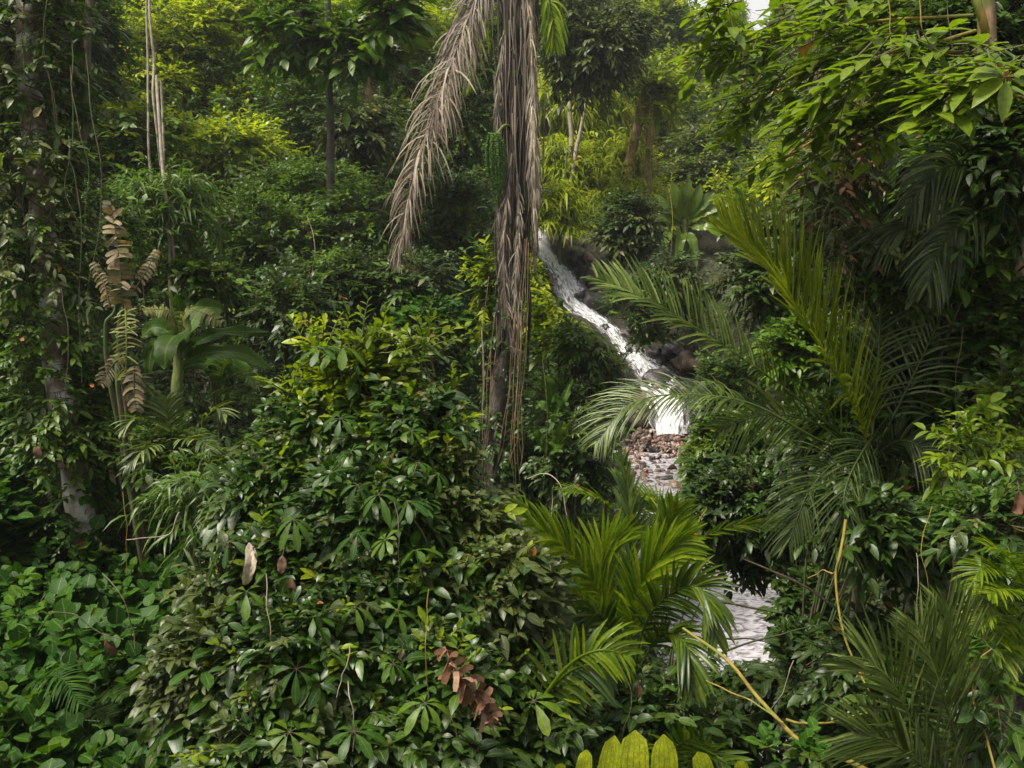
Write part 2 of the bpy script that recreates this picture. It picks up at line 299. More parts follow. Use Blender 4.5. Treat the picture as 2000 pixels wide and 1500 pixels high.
# ------------------------------------------------------------------ terrain
SP = np.array([(9, -6, -10.4), (7.5, 1, -9.8), (5.6, 6, -9.2), (4.5, 10, -8.8), (4.06, 14.3, -8.45), (3.9, 19, -8.35), (3.75, 22.5, -8.2), (4.5, 24.6, -7.95),
               (4.35, 25.8, -7.1), (3.85, 27.3, -6.2), (3.2, 28.7, -5.55), (2.0, 29.8, -4.9), (1.25, 31.2, -3.0), (0.9, 35, -2.7), (2, 42, -2.2)])
SW = np.array([1.5, 1.3, 1.1, 1.1, 1.15, 1.0, .85, .6, .5, .45, .4, .45, .35, .6, .6])
CP = np.array([
 (0, -8, -1.0), (0, 0, -2.2), (0, 2, -3.2), (0, 5, -5.4), (-3, 5, -4.6), (3, 4, -6.4), (2, 7, -7.0), (3, 10.5, -8.2), (-6, 5, -3.9), (-6, 10.5, -4.4), (-10, 10, -2.6), (-2, 8.5, -6.0),
 (-2, 11, -6.5), (0, 14, -7.3), (-3, 16, -5.6), (-8, 16, -3), (-13, 16, -.5), (-5, 21, -4.2), (-10, 22, -1.0), (.5, 21, -7.3), (0, 27, -5), (-5, 27, -1), (-12, 28, 2), (-6, 34, 4), (-14, 36, 8), (-20, 24, 5), (-20, 10, 1), (-20, -5, 1),
 (-1, 33, -1.8), (-2, 42, 4), (-10, 48, 13), (4, 33, -2.8), (5, 38, -2.2), (8, 45, -1.2), (12, 55, 1), (0, 56, 8), (17, 70, 3.5), (5, 74, 11), (-20, 62, 24), (28, 60, 14), (35, 80, 26), (-10, 90, 26), (17, 95, 5), (-50, 60, 34), (-50, 0, 10), (-50, 110, 45), (60, 110, 40),
 (25, 120, 3), (22, 105, 3), (32, 130, 4), (18, 82, 3), (10, 130, 6), (8, 14, -5.8), (7, 20, -6.2), (8, 25, -5), (9, 30, -3.5), (14, 20, -2), (12, 12, -3), (8, 7, -5.8), (14, 6, -2), (18, 30, 2), (16, 40, 1), (25, 45, 6), (24, 15, 4), (24, -5, 2), (60, 0, 14), (60, 50, 24), (5, 1, -7.0), (2, 17, -7.9), (1.8, 23.5, -7.3), (6.5, 27, -5.2)])
def tps(d): return np.where(d > 0, d * d * np.log(np.maximum(d, 1e-6)), 0)
_D = np.linalg.norm(CP[:, None, :2] - CP[None, :, :2], axis=-1); _n = len(CP)
_P = np.hstack([np.ones((_n, 1)), CP[:, :2]])
_A = np.vstack([np.hstack([tps(_D) + 1.5 * np.eye(_n), _P]), np.hstack([_P.T, np.zeros((3, 3))])])
_w = np.linalg.solve(_A, np.concatenate([CP[:, 2], np.zeros(3)]))
_sp = np.array([bez(SP, 140)])[0]; _sw = np.interp(np.linspace(0, len(SP) - 1, 140), np.arange(len(SP)), SW)
def ground(x, y):
    x = np.atleast_1d(np.asarray(x, float)); y = np.atleast_1d(np.asarray(y, float)); q = np.stack([x, y], 1)
    z = tps(np.linalg.norm(q[:, None] - CP[None, :, :2], axis=-1)) @ _w[:_n] + _w[_n] + _w[_n + 1] * x + _w[_n + 2] * y
    z += .16 * np.sin(x * 1.3 + y * .7) + .12 * np.sin(x * .6 - y * 1.7 + 2) + .05 * np.sin(x * 4.1 + 1) * np.sin(y * 3.7)
    ds = np.linalg.norm(q[:, None] - _sp[None, :, :2], axis=-1); i = ds.argmin(1); dm = ds[np.arange(len(i)), i]
    t = np.clip((dm - _sw[i]) / 1.3, 0, 1); t = t * t * (3 - 2 * t)
    return z * t + (_sp[i, 2] - .12) * (1 - t)
def sdist(x, y):
    q = np.stack([np.atleast_1d(x), np.atleast_1d(y)], 1)
    ds = np.linalg.norm(q[:, None] - _sp[None, :, :2], axis=-1); i = ds.argmin(1)
    return ds[np.arange(len(i)), i] - _sw[i]
def g1(x, y): return float(ground(x, y)[0])
def hit(px, py):
    for d in np.arange(2, 110, .1):
        p = at(px, py, d)
        if p[2] < g1(p[0], p[1]): return p
    return p

def kind(o, k, label=None):
    o['kind'] = k
    if label: o['label'] = label
    return o
def tag(o, label, cat, group=None):
    o['label'] = label; o['category'] = cat
    if group: o['group'] = group
    return o
def thing(name, label, cat, base, parts, group=None):
    """parts: [(name, MB)] or one MB"""
    if isinstance(parts, MB): return tag(parts.obj(name, base), label, cat, group)
    if len(parts) == 1: return tag(parts[0][1].obj(name, base), label, cat, group)
    e = bpy.data.objects.new(name, None); C.objects.link(e); e.location = base; e.empty_display_size = .2
    for pn, mb in parts:
        if mb.n: mb.obj(pn, base, parent=e)
    return tag(e, label, cat, group)

xs = np.concatenate([np.linspace(-150, -24, 18), np.arange(-22, 24, .3), np.linspace(25, 150, 18)])
ys = np.concatenate([np.linspace(-60, -7, 10), np.arange(-6, 60, .3), np.linspace(61, 160, 20)])
gx, gy = np.meshgrid(np.clip(xs, -70, 70), np.clip(ys, -20, 120), indexing='ij')
gz = np.concatenate([ground(a, b) for a, b in zip(gx, gy)]).reshape(gx.shape)
GX, GY = np.meshgrid(xs, ys, indexing='ij'); V = np.stack([GX, GY, gz], -1)
gi = np.arange(V.shape[0] * V.shape[1]).reshape(V.shape[:2])
F = np.stack([gi[:-1, :-1], gi[1:, :-1], gi[1:, 1:], gi[:-1, 1:]], -1)
mb = MB(M['ground']); mb.add(V, F, V * 0); kind(mb.obj('ground'), 'structure')

# water of the stream bed and pool
def water_strip(i0, i1, lift, mat, name, wf=1.0):
    P = bez(SP, 140)[i0:i1]; W = _sw[i0:i1] * wf + .5
    T = nrm(np.gradient(P, axis=0)); S = nrm(np.cross(T, Z)); n = len(P)
    us = np.linspace(-1, 1, 9)
    V = P[:, None] + S[:, None] * (W[:, None] * us)[..., None]; V[..., 2] = P[:, None, 2] + lift
    idx = np.arange(n * 9).reshape(n, 9); F = np.stack([idx[:-1, :-1], idx[:-1, 1:], idx[1:, 1:], idx[1:, :-1]], -1)
    mb = MB(mat); A = np.stack(np.broadcast_arrays(us[None], np.linspace(0, 1, n)[:, None], np.zeros((1, 1))), -1); mb.add(V, F, A)
    return mb.obj(name)
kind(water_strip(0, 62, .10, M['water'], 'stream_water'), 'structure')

# waterfall: white water following the measured line, thick and rounded, broken into three falls
def fall(path, widths, lumps, bulge=.12):
    P = bez([at(*p) for p in path], 70); n = len(P)
    W = np.interp(np.linspace(0, len(widths) - 1, n), range(len(widths)), widths)
    lm = np.interp(np.linspace(0, len(widths) - 1, n), range(len(widths)), lumps)
    m = 21; us = np.linspace(-1, 1, m)
    S = np.array([1., -.25, 0]); S /= np.linalg.norm(S)
    T = nrm(np.gradient(P, axis=0)); S = nrm(np.cross(T, Z)); S[:, 1] *= .5; S = nrm(S); S *= np.sign(S[:, :1])
    N = nrm(np.cross(S, -T)); N *= np.sign(N[:, 2:3])
    V = P[:, None] + S[:, None] * (W[:, None] * us * (1 + .07 * np.sin(np.arange(n) * .9)[:, None] * np.abs(us)))[..., None] + N[:, None] * (bulge * (1 - us ** 2)[None] + .02 * np.sin(us * 23 + 2 + np.linspace(0, 9, n)[:, None]))[..., None]
    A = np.stack(np.broadcast_arrays(us[None], np.linspace(0, 5, n)[:, None], lm[:, None]), -1)
    idx = np.arange(n * m).reshape(n, m); F = np.stack([idx[:-1, :-1], idx[:-1, 1:], idx[1:, 1:], idx[1:, :-1]], -1)
    return V, F, A
mb = MB(M['foam'])
mb.add(*fall([(1054, 450, 31.0), (1062, 488, 30.5), (1084, 525, 30.2), (1108, 560, 30.0), (1130, 598, 29.6), (1165, 628, 29.2), (1196, 650, 28.8)], [.22, .30, .45, .55, .58, .5, .42], [.9, .85, .3, .35, .4, .2, .0]))
mb.add(*fall([(1196, 645, 28.75), (1214, 675, 28.2), (1238, 700, 27.6), (1266, 725, 27.0), (1296, 762, 26.2), (1312, 800, 25.6), (1310, 852, 25.0)], [.30, .25, .32, .50, .62, .46, .42], [-.1, .05, .4, .35, .45, .3, .3]))
mb.add(*fall([(1075, 500, 30.5), (1105, 535, 30.1), (1135, 570, 29.7)], [.2, .35, .3], [-.1, 0, -.1], .05))
mb.add(*fall([(1062, 480, 31.25), (1092, 530, 30.5), (1118, 565, 30.1), (1140, 600, 29.7), (1172, 630, 29.3)], [.2, .6, .7, .65, .5], [-.14] * 5, .05))
mb.add(*fall([(1218, 672, 28.3), (1246, 698, 27.7), (1276, 722, 27.1), (1308, 758, 26.3), (1316, 848, 25.1)], [.35, .55, .75, .8, .6], [-.14] * 5, .05))
kind(mb.obj('waterfall'), 'structure')
sc.collection.objects['waterfall']['label'] = 'white waterfall cascading down dark rocks'

# ------------------------------------------------------------------ rocks
def cubesphere(k):
    lin = np.tan(np.linspace(-1, 1, k + 1) * math.pi / 4); a, b = np.meshgrid(lin, lin, indexing='ij'); o = np.ones_like(a)
    Vs, Fs = [], []; idx = np.arange((k + 1) ** 2).reshape(k + 1, k + 1)
    q = np.stack([idx[:-1, :-1], idx[1:, :-1], idx[1:, 1:], idx[:-1, 1:]], -1).reshape(-1, 4)
    for i, (x, y, z) in enumerate(((o, a, b), (-o, b, a), (b, o, a), (a, -o, b), (a, b, o), (b, a, -o))):
        Vs.append(np.stack([x, y, z], -1).reshape(-1, 3)); Fs.append(q + i * (k + 1) ** 2)
    return nrm(np.concatenate(Vs)), np.concatenate(Fs)
CS8, CF8 = cubesphere(9); CS2, CF2 = cubesphere(2)
def rock_into(mb, c, r, s3=(1, 1, .7), mi=0):
    v = CS8.copy(); d = np.zeros(len(v))
    for k, am in ((1.6, .22), (3.3, .13), (7, .06)):
        for _ in range(2): q = nrm(rnd(3)); d += am * np.sin(v @ q * k * 2 + U(0, 6))
    for _ in range(7):                                   # flat broken faces
        q = nrm(rnd(3)); h = v @ q; d = np.where(h > .62, d - (h - .62) * .9, d)
    v = v * (1 + d)[:, None] * r * np.array(s3); a = U(0, 6.3)
    R_ = np.array([[math.cos(a), -math.sin(a), 0], [math.sin(a), math.cos(a), 0], [0, 0, 1]])
    mb.add(v @ R_.T + c, CF8, np.zeros_like(v), mi)

# ------------------------------------------------------------------ leaves, sprays, crowns
PROF = {'rect': ([0, .12, .5, .85, 1], [.9, 1, 1, .95, .6]), 'oval': ([0, .18, .45, .75, 1], [.06, .72, 1, .68, .04]), 'oval3': ([0, .45, 1], [.12, 1, .1]), 'lance': ([0, .3, .65, 1], [.15, 1, .7, .04]),
        'heart': ([-.12, .12, .4, .75, 1], [.5, .95, 1, .62, .06]), 'obov': ([0, .3, .65, .9, 1], [.1, .55, 1, .7, .15]), 'strap': ([0, .2, .5, .8, 1], [.5, 1, 1, .75, .08])}
def leaves(mb, o, d, up, L, W, prof='oval', tint=.5, droop=.25, fold=.2, mi=0):
    s, wv = (np.array(x) for x in PROF[prof]); N = len(o)
    d = nrm(d); S = nrm(np.cross(d, up)); L = np.broadcast_to(L, (N,)); W = np.broadcast_to(W, (N,))
    P = o[:, None] + d[:, None] * (L[:, None] * s)[..., None] - Z * (droop * L[:, None] * s ** 2)[..., None]
    ribbons(mb, P, np.repeat(S[:, None], len(s), 1), W[:, None] * wv * .5, tint, fold, 2 if prof == 'oval3' else 3, mi)

SPEC = dict(
 lime=dict(m='lime', L=.17, W=.5, K=9, tw=.45, prof='oval', ub=1.5, droop=.3),
 lime3=dict(m='lime', L=.22, W=.5, K=9, tw=.5, prof='oval3', ub=1.4, droop=.3),
 mid=dict(m='mid', L=.13, W=.5, K=10, tw=.45, prof='oval3', ub=1.2, droop=.3),
 midn=dict(m='mid', L=.14, W=.45, K=9, tw=.34, prof='oval', ub=1.1, droop=.3),
 big=dict(m='mid', L=.30, W=.55, K=7, tw=.5, prof='oval', ub=.9, droop=.3),
 dark=dict(m='dark', L=.13, W=.48, K=10, tw=.45, prof='oval3', ub=1.1, droop=.35),
 darkn=dict(m='dark', L=.13, W=.48, K=9, tw=.34, prof='oval', ub=1.0, droop=.35),
 grey=dict(m='grey', L=.17, W=.45, K=10, tw=.4, prof='oval3', ub=.8, droop=.5),
 far=dict(m='farm', L=.28, W=.5, K=10, tw=.8, prof='oval3', ub=1.0, droop=.3),
 farlime=dict(m='lime', L=.28, W=.5, K=10, tw=.8, prof='oval3', ub=1.2, droop=.3),
 fargrey=dict(m='grey', L=.28, W=.5, K=10, tw=.8, prof='oval3', ub=1.0, droop=.3),
 bamboo=dict(m='lime', L=.34, W=.14, K=11, tw=.7, prof='lance', ub=.8, droop=.8),
 cane=dict(m='mid', L=.30, W=.13, K=9, tw=.5, prof='lance', ub=.8, droop=.6),
 creep=dict(m='creep', L=.125, W=.95, K=5, tw=.30, prof='heart', ub=1.9, droop=.15),
 glossy=dict(m='glossy', L=.105, W=.42, K=8, tw=.26, prof='oval', ub=.9, droop=.35),
 glossyb=dict(m='glossy', L=.20, W=.45, K=6, tw=.28, prof='oval', ub=.8, droop=.4),
 gold=dict(m='gold', L=.075, W=.42, K=11, tw=.25, prof='oval', ub=.6, droop=.2),
 greyn=dict(m='grey', L=.09, W=.5, K=9, tw=.3, prof='oval', ub=.9, droop=.4),
 yell=dict(m='yell', L=.17, W=.36, K=8, tw=.25, prof='oval', ub=.7, droop=.4),
 whorl=dict(m='whorl', L=.20, W=.43, K=7, tw=.15, prof='obov', whorl=True, ub=1, droop=.3),
)
GAPS = [([(1040, 440), (1090, 455), (1178, 480), (1188, 530), (1160, 575), (1152, 600), (1228, 640), (1225, 685), (1175, 645), (1095, 600), (1070, 540)], 30), ([(1232, 688), (1275, 670), (1352, 680), (1356, 740), (1345, 790), (1328, 858), (1286, 850), (1280, 790), (1238, 735)], 26),
 ([(1225, 860), (1320, 850), (1312, 975), (1240, 965)], 22), ([(1398, 1168), (1488, 1198), (1502, 1285), (1420, 1290), (1392, 1232)], 13), ([(1365, -60), (1408, -60), (1400, 10), (1370, 12)], 200), ([(1465, -60), (1508, -60), (1502, 28), (1488, 58), (1466, 52)], 200), ([(945, 690), (1012, 690), (996, 850), (985, 950), (945, 950), (950, 850)], 11.6)]
def project(o):
    dy = o[:, 1]; dz = o[:, 2]; d = dy * math.cos(PITCH) - dz * math.sin(PITCH); u = dy * math.sin(PITCH) + dz * math.cos(PITCH)
    d = np.maximum(d, .01); return 1000 + o[:, 0] / d * FPX, 750 - u / d * FPX, d
def gap_keep(o, pad=0):
    """the foliage is parted where the falls, the stream and the sky show between the plants"""
    x, y, d = project(o); k = np.ones(len(o), bool)
    for poly, far in GAPS:
        ins = np.zeros(len(o), bool); n = len(poly)
        for a in range(n):
            (x1, y1), (x2, y2) = poly[a], poly[(a + 1) % n]
            c = ((y1 > y) != (y2 > y)) & (x < (x2 - x1) * (y - y1) / (y2 - y1 + 1e-9) + x1); ins ^= c
        k &= ~(ins & (d < far + 1.5))
    return k
def sprays(mb, o, d, sp, mi=0, mt=1, scale=1.0, twigs=True):
    if len(o):
        k = gap_keep(o)
        for f_ in (.5, 1.0):
            q_ = o + nrm(d) * sp['tw'] * scale * f_; e_ = np.array([.5, 0, 0]) * sp['L'] * scale; k &= gap_keep(q_ + e_) & gap_keep(q_ - e_) & gap_keep(q_ - e_[[1, 1, 0]])
        o, d = o[k], d[k]
    N = len(o); K = sp['K']; d = nrm(d)
    if N == 0: return
    tw = sp['tw'] * scale * U(.7, 1.3, N)
    tt = U(0, 1, N)
    if sp.get('whorl'):
        tip = o + d * tw[:, None]; ax = nrm(Z * .9 + d * .5 + rnd(N, 3) * .2)
        e1 = nrm(np.cross(ax, np.array([.3, .9, .1]))); e2 = np.cross(ax, e1)
        a = (np.arange(K) / K * 2 * math.pi)[None] + U(0, 6, N, 1) + rnd(N, K) * .12
        ld = nrm(np.cos(a)[..., None] * e1[:, None] + np.sin(a)[..., None] * e2[:, None] + ax[:, None] * U(-.45, .1, N, 1)[..., None])
        L = sp['L'] * scale * U(.8, 1.2, N, 1) * U(.7, 1.1, N, K)
        b = tip[:, None] + ld * (L * .22)[..., None]
        t = np.clip(tt[:, None] * .8 + U(0, .2, N, K), 0, 1); up = np.repeat(ax[:, None], K, 1)
        leaves(mb, b.reshape(-1, 3), ld.reshape(-1, 3), up.reshape(-1, 3), L.ravel(), (L * sp['W']).ravel(), sp['prof'], t.ravel(), sp['droop'], .12, mi)
        tubes(mb, np.stack([np.repeat(tip, K, 0), b.reshape(-1, 3)], 1), np.full((N * K, 2), .002), 3, mt)
        if twigs: tubes(mb, np.stack([o - d * tw[:, None] * .5, tip], 1), np.full((N, 2), .005), 3, mt)
        return
    k = (np.arange(K) + .6) / K
    B = nrm(np.cross(d, Z + rnd(N, 3) * .35)); sg = np.where(np.arange(K) % 2, 1., -1.)
    P = o[:, None] + d[:, None] * (tw[:, None] * k)[..., None] - Z * (.25 * tw[:, None] * k ** 2)[..., None]
    ld = d[:, None] * (.45 + .5 * k[None, :, None]) + B[:, None] * (sg * (1 - .45 * k))[None, :, None] + rnd(N, K, 3) * .28
    ld = ld * np.array([1, 1, sp.get('fz', .8)])
    up = nrm(Z * sp['ub'] * 1.35 + rnd(N, K, 3) * sp.get('un', .40) + d[:, None] * .25)
    L = sp['L'] * scale * U(.55, 1.3, N, 1) * U(.65, 1.2, N, K)
    t = np.clip(tt[:, None] * .62 + U(0, .38, N, K), 0, 1)
    leaves(mb, P.reshape(-1, 3), ld.reshape(-1, 3), up.reshape(-1, 3), L.ravel(), (L * sp['W']).ravel(), sp['prof'], t.ravel(), sp['droop'], .22, mi)
    if twigs:
        s = np.linspace(-.4, 1, 4)
        T = o[:, None] + d[:, None] * (tw[:, None] * s)[..., None] - Z * (.25 * tw[:, None] * s ** 2 * np.sign(s))[..., None]
        tubes(mb, T, np.repeat(np.array([[.007, .006, .004, .002]]) * scale, N, 0), 3, mt)

def crown_pts(c, R3, n, nl, up=.25, lo=.26, hi=.56):
    n = int(n * 1.25); nl = nl + 2
    c = np.asarray(c); R3 = np.asarray(R3)
    lc = rnd(nl, 3); lc = nrm(lc) * (U(0, 1, nl, 1) ** .4) * .66; lc[0] *= 0
    lr = U(lo, hi, nl)
    i = rng.choice(nl, n * 2, p=lr ** 2 / (lr ** 2).sum()); u = nrm(rnd(n * 2, 3) + Z * up)
    q = lc[i] + u * (lr[i] * U(.72, 1.06, n * 2))[:, None]
    ins = (np.linalg.norm(q[:, None] - lc[None], axis=-1) / lr[None]).min(1)
    keep = (ins > .68) | (U(0, 1, n * 2) < .15); q = q[keep][:n]; u = u[keep][:n]
    d = nrm(u * R3 / R3.mean() + Z * .15 + rnd(len(u), 3) * .25)
    return c + q * R3, d, c + lc * R3

def stems(mb, base, targets, r0, mi=0, wobble=.1, fork=.45):
    for t in targets:
        f = base + (np.array([t[0], t[1], max(t[2], base[2] + .2)]) - base) * U(fork * .6, fork)
        f[:2] = base[:2] + (f[:2] - base[:2]) * .5
        P = wob(bez([base, f, t], 10), wobble * np.linalg.norm(t - base) * .12)
        if not gap_keep(np.concatenate([P, (P[1:] + P[:-1]) / 2])).all(): continue
        tubes(mb, P, np.linspace(r0, r0 * .25, 10), 6, mi)

def fcol(px, py, d, r): return at(px, py, d), r / FPX * d
ALT = dict(mid='midn', midn='yell', dark='mid', darkn='glossyb', grey='dark', greyn='midn', far='fargrey', farlime='far', fargrey='far', lime='mid', lime3='mid', glossy='greyn')
def bush(name, label, cat, px, py, rx, ry, d, sp, n, group=None, nl=7, deep=.8, bark='twig', r0=.04, scale=1, up=.3, nst=4, extra=()):
    c = at(px, py, d); Rx = rx / FPX * d; Ry = ry / FPX * d
    R3 = np.array([Rx, Rx * deep, Ry]); bx = c[0]; q_ = _sp[np.abs(_sp[:, 1] - c[1]).argmin(), 0]
    while sdist(bx, c[1])[0] < .9 and d < 34: bx += .2 if bx > q_ else -.2
    base = np.array([bx, c[1] + .1, g1(bx, c[1] + .1) - .05])
    S_ = SPEC[sp]; alt = SPEC[ALT.get(sp, sp)]; cr = MB(M[S_['m']], M['twig'], M[alt['m']])
    o, dd, lc = crown_pts(c, R3, n, nl, up)
    gz = ground(o[:, 0], o[:, 1]); k = o[:, 2] > gz - .1; o, dd = o[k], dd[k]
    k = (np.sin(o @ nrm(rnd(3)) * 5 / max(Rx, .3) + U(0, 6)) > .75) | (U(0, 1, len(o)) < .08)
    sprays(cr, o[~k], dd[~k], S_, scale=scale); sprays(cr, o[k], dd[k], alt, mi=2, scale=scale * S_['L'] / alt['L'] * (.8 if alt['prof'] == 'oval' else 1))
    if len(o) < n * .3: import sys; print('BURIED', label, len(o), n)
    for (sp2, n2, sc2, upb) in extra:
        o2, d2, _ = crown_pts(c, R3 * 1.03, n2, nl, upb)
        cr2 = MB(M[SPEC[sp2]['m']], M['twig']); sprays(cr2, o2, d2, SPEC[sp2], scale=sc2); ex = cr2
    st = MB(M[bark]); lc = lc[:max(nst, 2)] ; stems(st, base, lc, r0)
    parts = [('crown', cr), ('trunk' if r0 > .05 else 'stem', st)]
    if extra: parts.append(('young_shoots', ex))
    return thing(name, label, cat, base, parts, group)

def trunk(mb, pts, r0, r1, k=10, n=24, mi=0, rough=.05, wb=.04):
    tubes(mb, wob(bez(pts, n), wb), np.linspace(r0, r1, n), k, mi, rough=rough)

def vine(mb, pts, r, n=24, wb=.05, mi=0): tubes(mb, wob(bez(pts, n), wb), np.linspace(r, r * .6, n), 4, mi)

def frond(ml, ms, ctrl, nleaf, L, W, ang=50, close=.45, droop=.6, lift=.2, upv=Z, r=.014, t0=.12, tint=(0, .93), env=.55, jit=.1, mi=0, prof='strap', keep=1.0, fold=.35, asym=(1, 1), seg=6):
    P = bez(ctrl, 40); T = nrm(np.gradient(P, axis=0))
    tubes(ms, P, np.linspace(r, r * .25, 40), 5, 0)
    t = np.linspace(t0, .995, nleaf)
    for si, sgn in enumerate((-1, 1)):
        k = U(0, 1, nleaf) < keep; tk = np.clip(t[k] + rnd(k.sum()) * .002, 0, 1); N = len(tk)
        i = tk * 39; j = np.minimum(i.astype(int), 38); f = (i - j)[:, None]
        p = P[j] * (1 - f) + P[j + 1] * f; T_ = nrm(T[j] * (1 - f) + T[j + 1] * f)
        B = nrm(np.cross(T_, np.broadcast_to(upv, T_.shape))) * sgn; Up = np.cross(B * sgn, T_)
        a = np.radians(ang * (1 - close * tk) + rnd(N) * 100 * jit * .4)[:, None]
        d = nrm(np.cos(a) * T_ + np.sin(a) * B + Up * (lift + rnd(N, 1) * jit))
        e = (np.sin(np.pi * np.clip((tk - t0) / (1 - t0) * .86 + .1, 0, 1)) ** env)
        LL = L * asym[si] * e * U(.85, 1.1, N)
        s = np.linspace(0, 1, seg); Pk = np.zeros((N, seg, 3)); Pk[:, 0] = p; dc = d
        for q in range(1, seg):
            Pk[:, q] = Pk[:, q - 1] + dc * (LL / (seg - 1))[:, None]
            dc = nrm(dc - Z * droop / (seg - 1) * U(.7, 1.4, N, 1) + rnd(N, 3) * jit * .12)
        Tq = nrm(np.gradient(Pk, axis=1)); Sd = nrm(np.cross(Tq, Up[:, None] + 0 * Tq + rnd(N, 1, 3) * jit))
        wv = np.interp(s, *PROF[prof]); ti = U(tint[0], tint[1], N)
        ribbons(ml, Pk, Sd, W * .5 * wv[None] * U(.8, 1.15, N, 1), ti, fold, 3, mi)

def blade(mb, ctrl, W, tint=.5, n=14, fold=.25, ripple=.03, upv=Z, wprof=None, mi=0):
    """one broad banana-like leaf with a wavy margin"""
    P = bez(ctrl, n); T = nrm(np.gradient(P, axis=0)); S = nrm(np.cross(T, upv)); s = np.linspace(0, 1, n)
    wv = np.interp(s, [0, .06, .2, .5, .8, .95, 1], [.08, .5, .9, 1, .8, .4, .05]) if wprof is None else np.interp(s, *wprof)
    N = nrm(np.cross(S, T)); us = np.array([-1, -.5, 0, .5, 1]); Wd = W * .5 * wv
    z = (np.abs(us)[None] * fold * Wd[:, None] - (np.abs(us)[None] ** 2) * fold * .6 * Wd[:, None]) + rnd(n, 5) * ripple * np.abs(us)[None]
    V = P[:, None] + S[:, None] * (Wd[:, None] * us)[..., None] + N[:, None] * z[..., None]
    idx = np.arange(n * 5).reshape(n, 5); F = np.stack([idx[:-1, :-1], idx[:-1, 1:], idx[1:, 1:], idx[1:, :-1]], -1)
    A = np.stack(np.broadcast_arrays(us[None], s[:, None] * 2, np.full((1, 1), tint)), -1); mb.add(V, F, A, mi)

def torn(ml, ms, ctrl, W, n=22, droop=.5, tint=(0, .96), r=.012, keep=.95, curl=.3, lift=0.1, upv=Z, wd=1.25):
    """banana leaf torn into cross strips"""
    Ln = np.linalg.norm(np.diff(bez(ctrl, 40), axis=0), axis=1).sum()
    frond(ml, ms, ctrl, n, W, Ln / n * wd, ang=84, close=.08, droop=droop, lift=lift, upv=upv, r=r, t0=.03, tint=tint, env=.3, jit=curl * .6, prof='rect', keep=keep, fold=.12, seg=6)

def clothe(mb, P, R, n, sp, scale=1.0, mi=0, mt=1, up=.1):
    """leafy climber round a curve P with radius R"""
    i = U(0, len(P) - 1.01, n); j = i.astype(int); f = (i - j)[:, None]; p = P[j] * (1 - f) + P[j + 1] * f
    rr = np.interp(i, np.arange(len(P)), np.broadcast_to(R, (len(P),)))
    a = U(0, 2 * math.pi, n); u = np.stack([np.cos(a), np.sin(a), 0 * a], -1)
    sprays(mb, p + u * (rr * U(.4, 1, n))[:, None], nrm(u + Z * up + rnd(n, 3) * .35), SPEC[sp], mi, mt, scale)

#SCENE
# ------------------------------------------------------------------ uncountable ground cover
def field(name, label, x0, x1, y0, y1, n, r, h, sp, dens, scale=1.0, margin=.5, cond=None, extra=None):
    """low mounds of foliage spread over the ground"""
    S_ = SPEC[sp]; mb = MB(M[S_['m']], M['twig'])
    x = U(x0, x1, n); y = U(y0, y1, n); k = sdist(x, y) > margin + r[0]
    if cond is not None: k &= cond(x, y)
    x, y = x[k], y[k]; R_ = U(r[0], r[1], len(x)); H = U(h[0], h[1], len(x))
    R_ = np.minimum(R_, np.maximum(sdist(x, y) - margin * .5, .2)); z = ground(x, y)
    cnt = np.maximum((dens * R_ * (R_ + H)).astype(int), 3); i = np.repeat(np.arange(len(x)), cnt); N = len(i)
    u = nrm(rnd(N, 3)); u[:, 2] = np.abs(u[:, 2]) * 1.0; q = U(.65, 1.08, N)[:, None]
    o = np.stack([x, y, z], 1)[i] + u * np.stack([R_, R_, H], 1)[i] * q
    gz = ground(o[:, 0], o[:, 1]); o[:, 2] = np.maximum(o[:, 2], gz + .03)
    sprays(mb, o, nrm(u + Z * .2 + rnd(N, 3) * .3), S_, scale=scale)
    return kind(mb.obj(name), 'stuff', label)
seen = lambda x, y: np.abs(x) < y * .66 + 1.6
field('creeper_carpet', 'bright green heart leaved creeper smothering the bank at lower left', -7, -1.9, 4.4, 9.8, 70, (.5, .95), (.6, 1.25), 'creep', 125, 1.0, cond=lambda x, y: seen(x, y) & (x < -.75 - .27 * y + .25))
field('undergrowth', 'tangled dark leafy undergrowth on the near slope', -6, 4, 4.6, 13, 90, (.4, .8), (.3, .8), 'darkn', 75, 1.0, cond=lambda x, y: seen(x, y) & (x > -1.2 - .27 * y) & ~((x > .35 * y - .9) & (y > 5)))
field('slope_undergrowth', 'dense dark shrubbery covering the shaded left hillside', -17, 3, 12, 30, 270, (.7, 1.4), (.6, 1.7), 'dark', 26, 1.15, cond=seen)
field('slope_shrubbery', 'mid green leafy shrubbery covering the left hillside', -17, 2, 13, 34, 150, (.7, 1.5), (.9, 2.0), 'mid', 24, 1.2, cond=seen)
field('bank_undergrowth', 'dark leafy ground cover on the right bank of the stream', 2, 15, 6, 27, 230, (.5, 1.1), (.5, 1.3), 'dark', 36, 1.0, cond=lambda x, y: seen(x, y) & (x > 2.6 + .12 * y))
field('valley_undergrowth', 'bright green low growth above the waterfall', -4, 16, 31.5, 50, 150, (.7, 1.5), (.5, 1.3), 'farlime', 14, .8, cond=seen)
field('hillside_undergrowth', 'leafy shrubbery on the slope beyond the right hand thicket', 9, 30, 5, 33, 330, (.8, 1.7), (.9, 2.2), 'mid', 14, 1.6, cond=lambda x, y: (x > y * .5) & (x < y * .95 + 6))
field('left_slope_undergrowth', 'leafy shrubbery on the slope beyond the climber clad tree', -26, -7, 6, 30, 260, (.8, 1.7), (.9, 2.2), 'mid', 13, 1.6, cond=lambda x, y: (x < -y * .55) & (x > -y * .95 - 6))
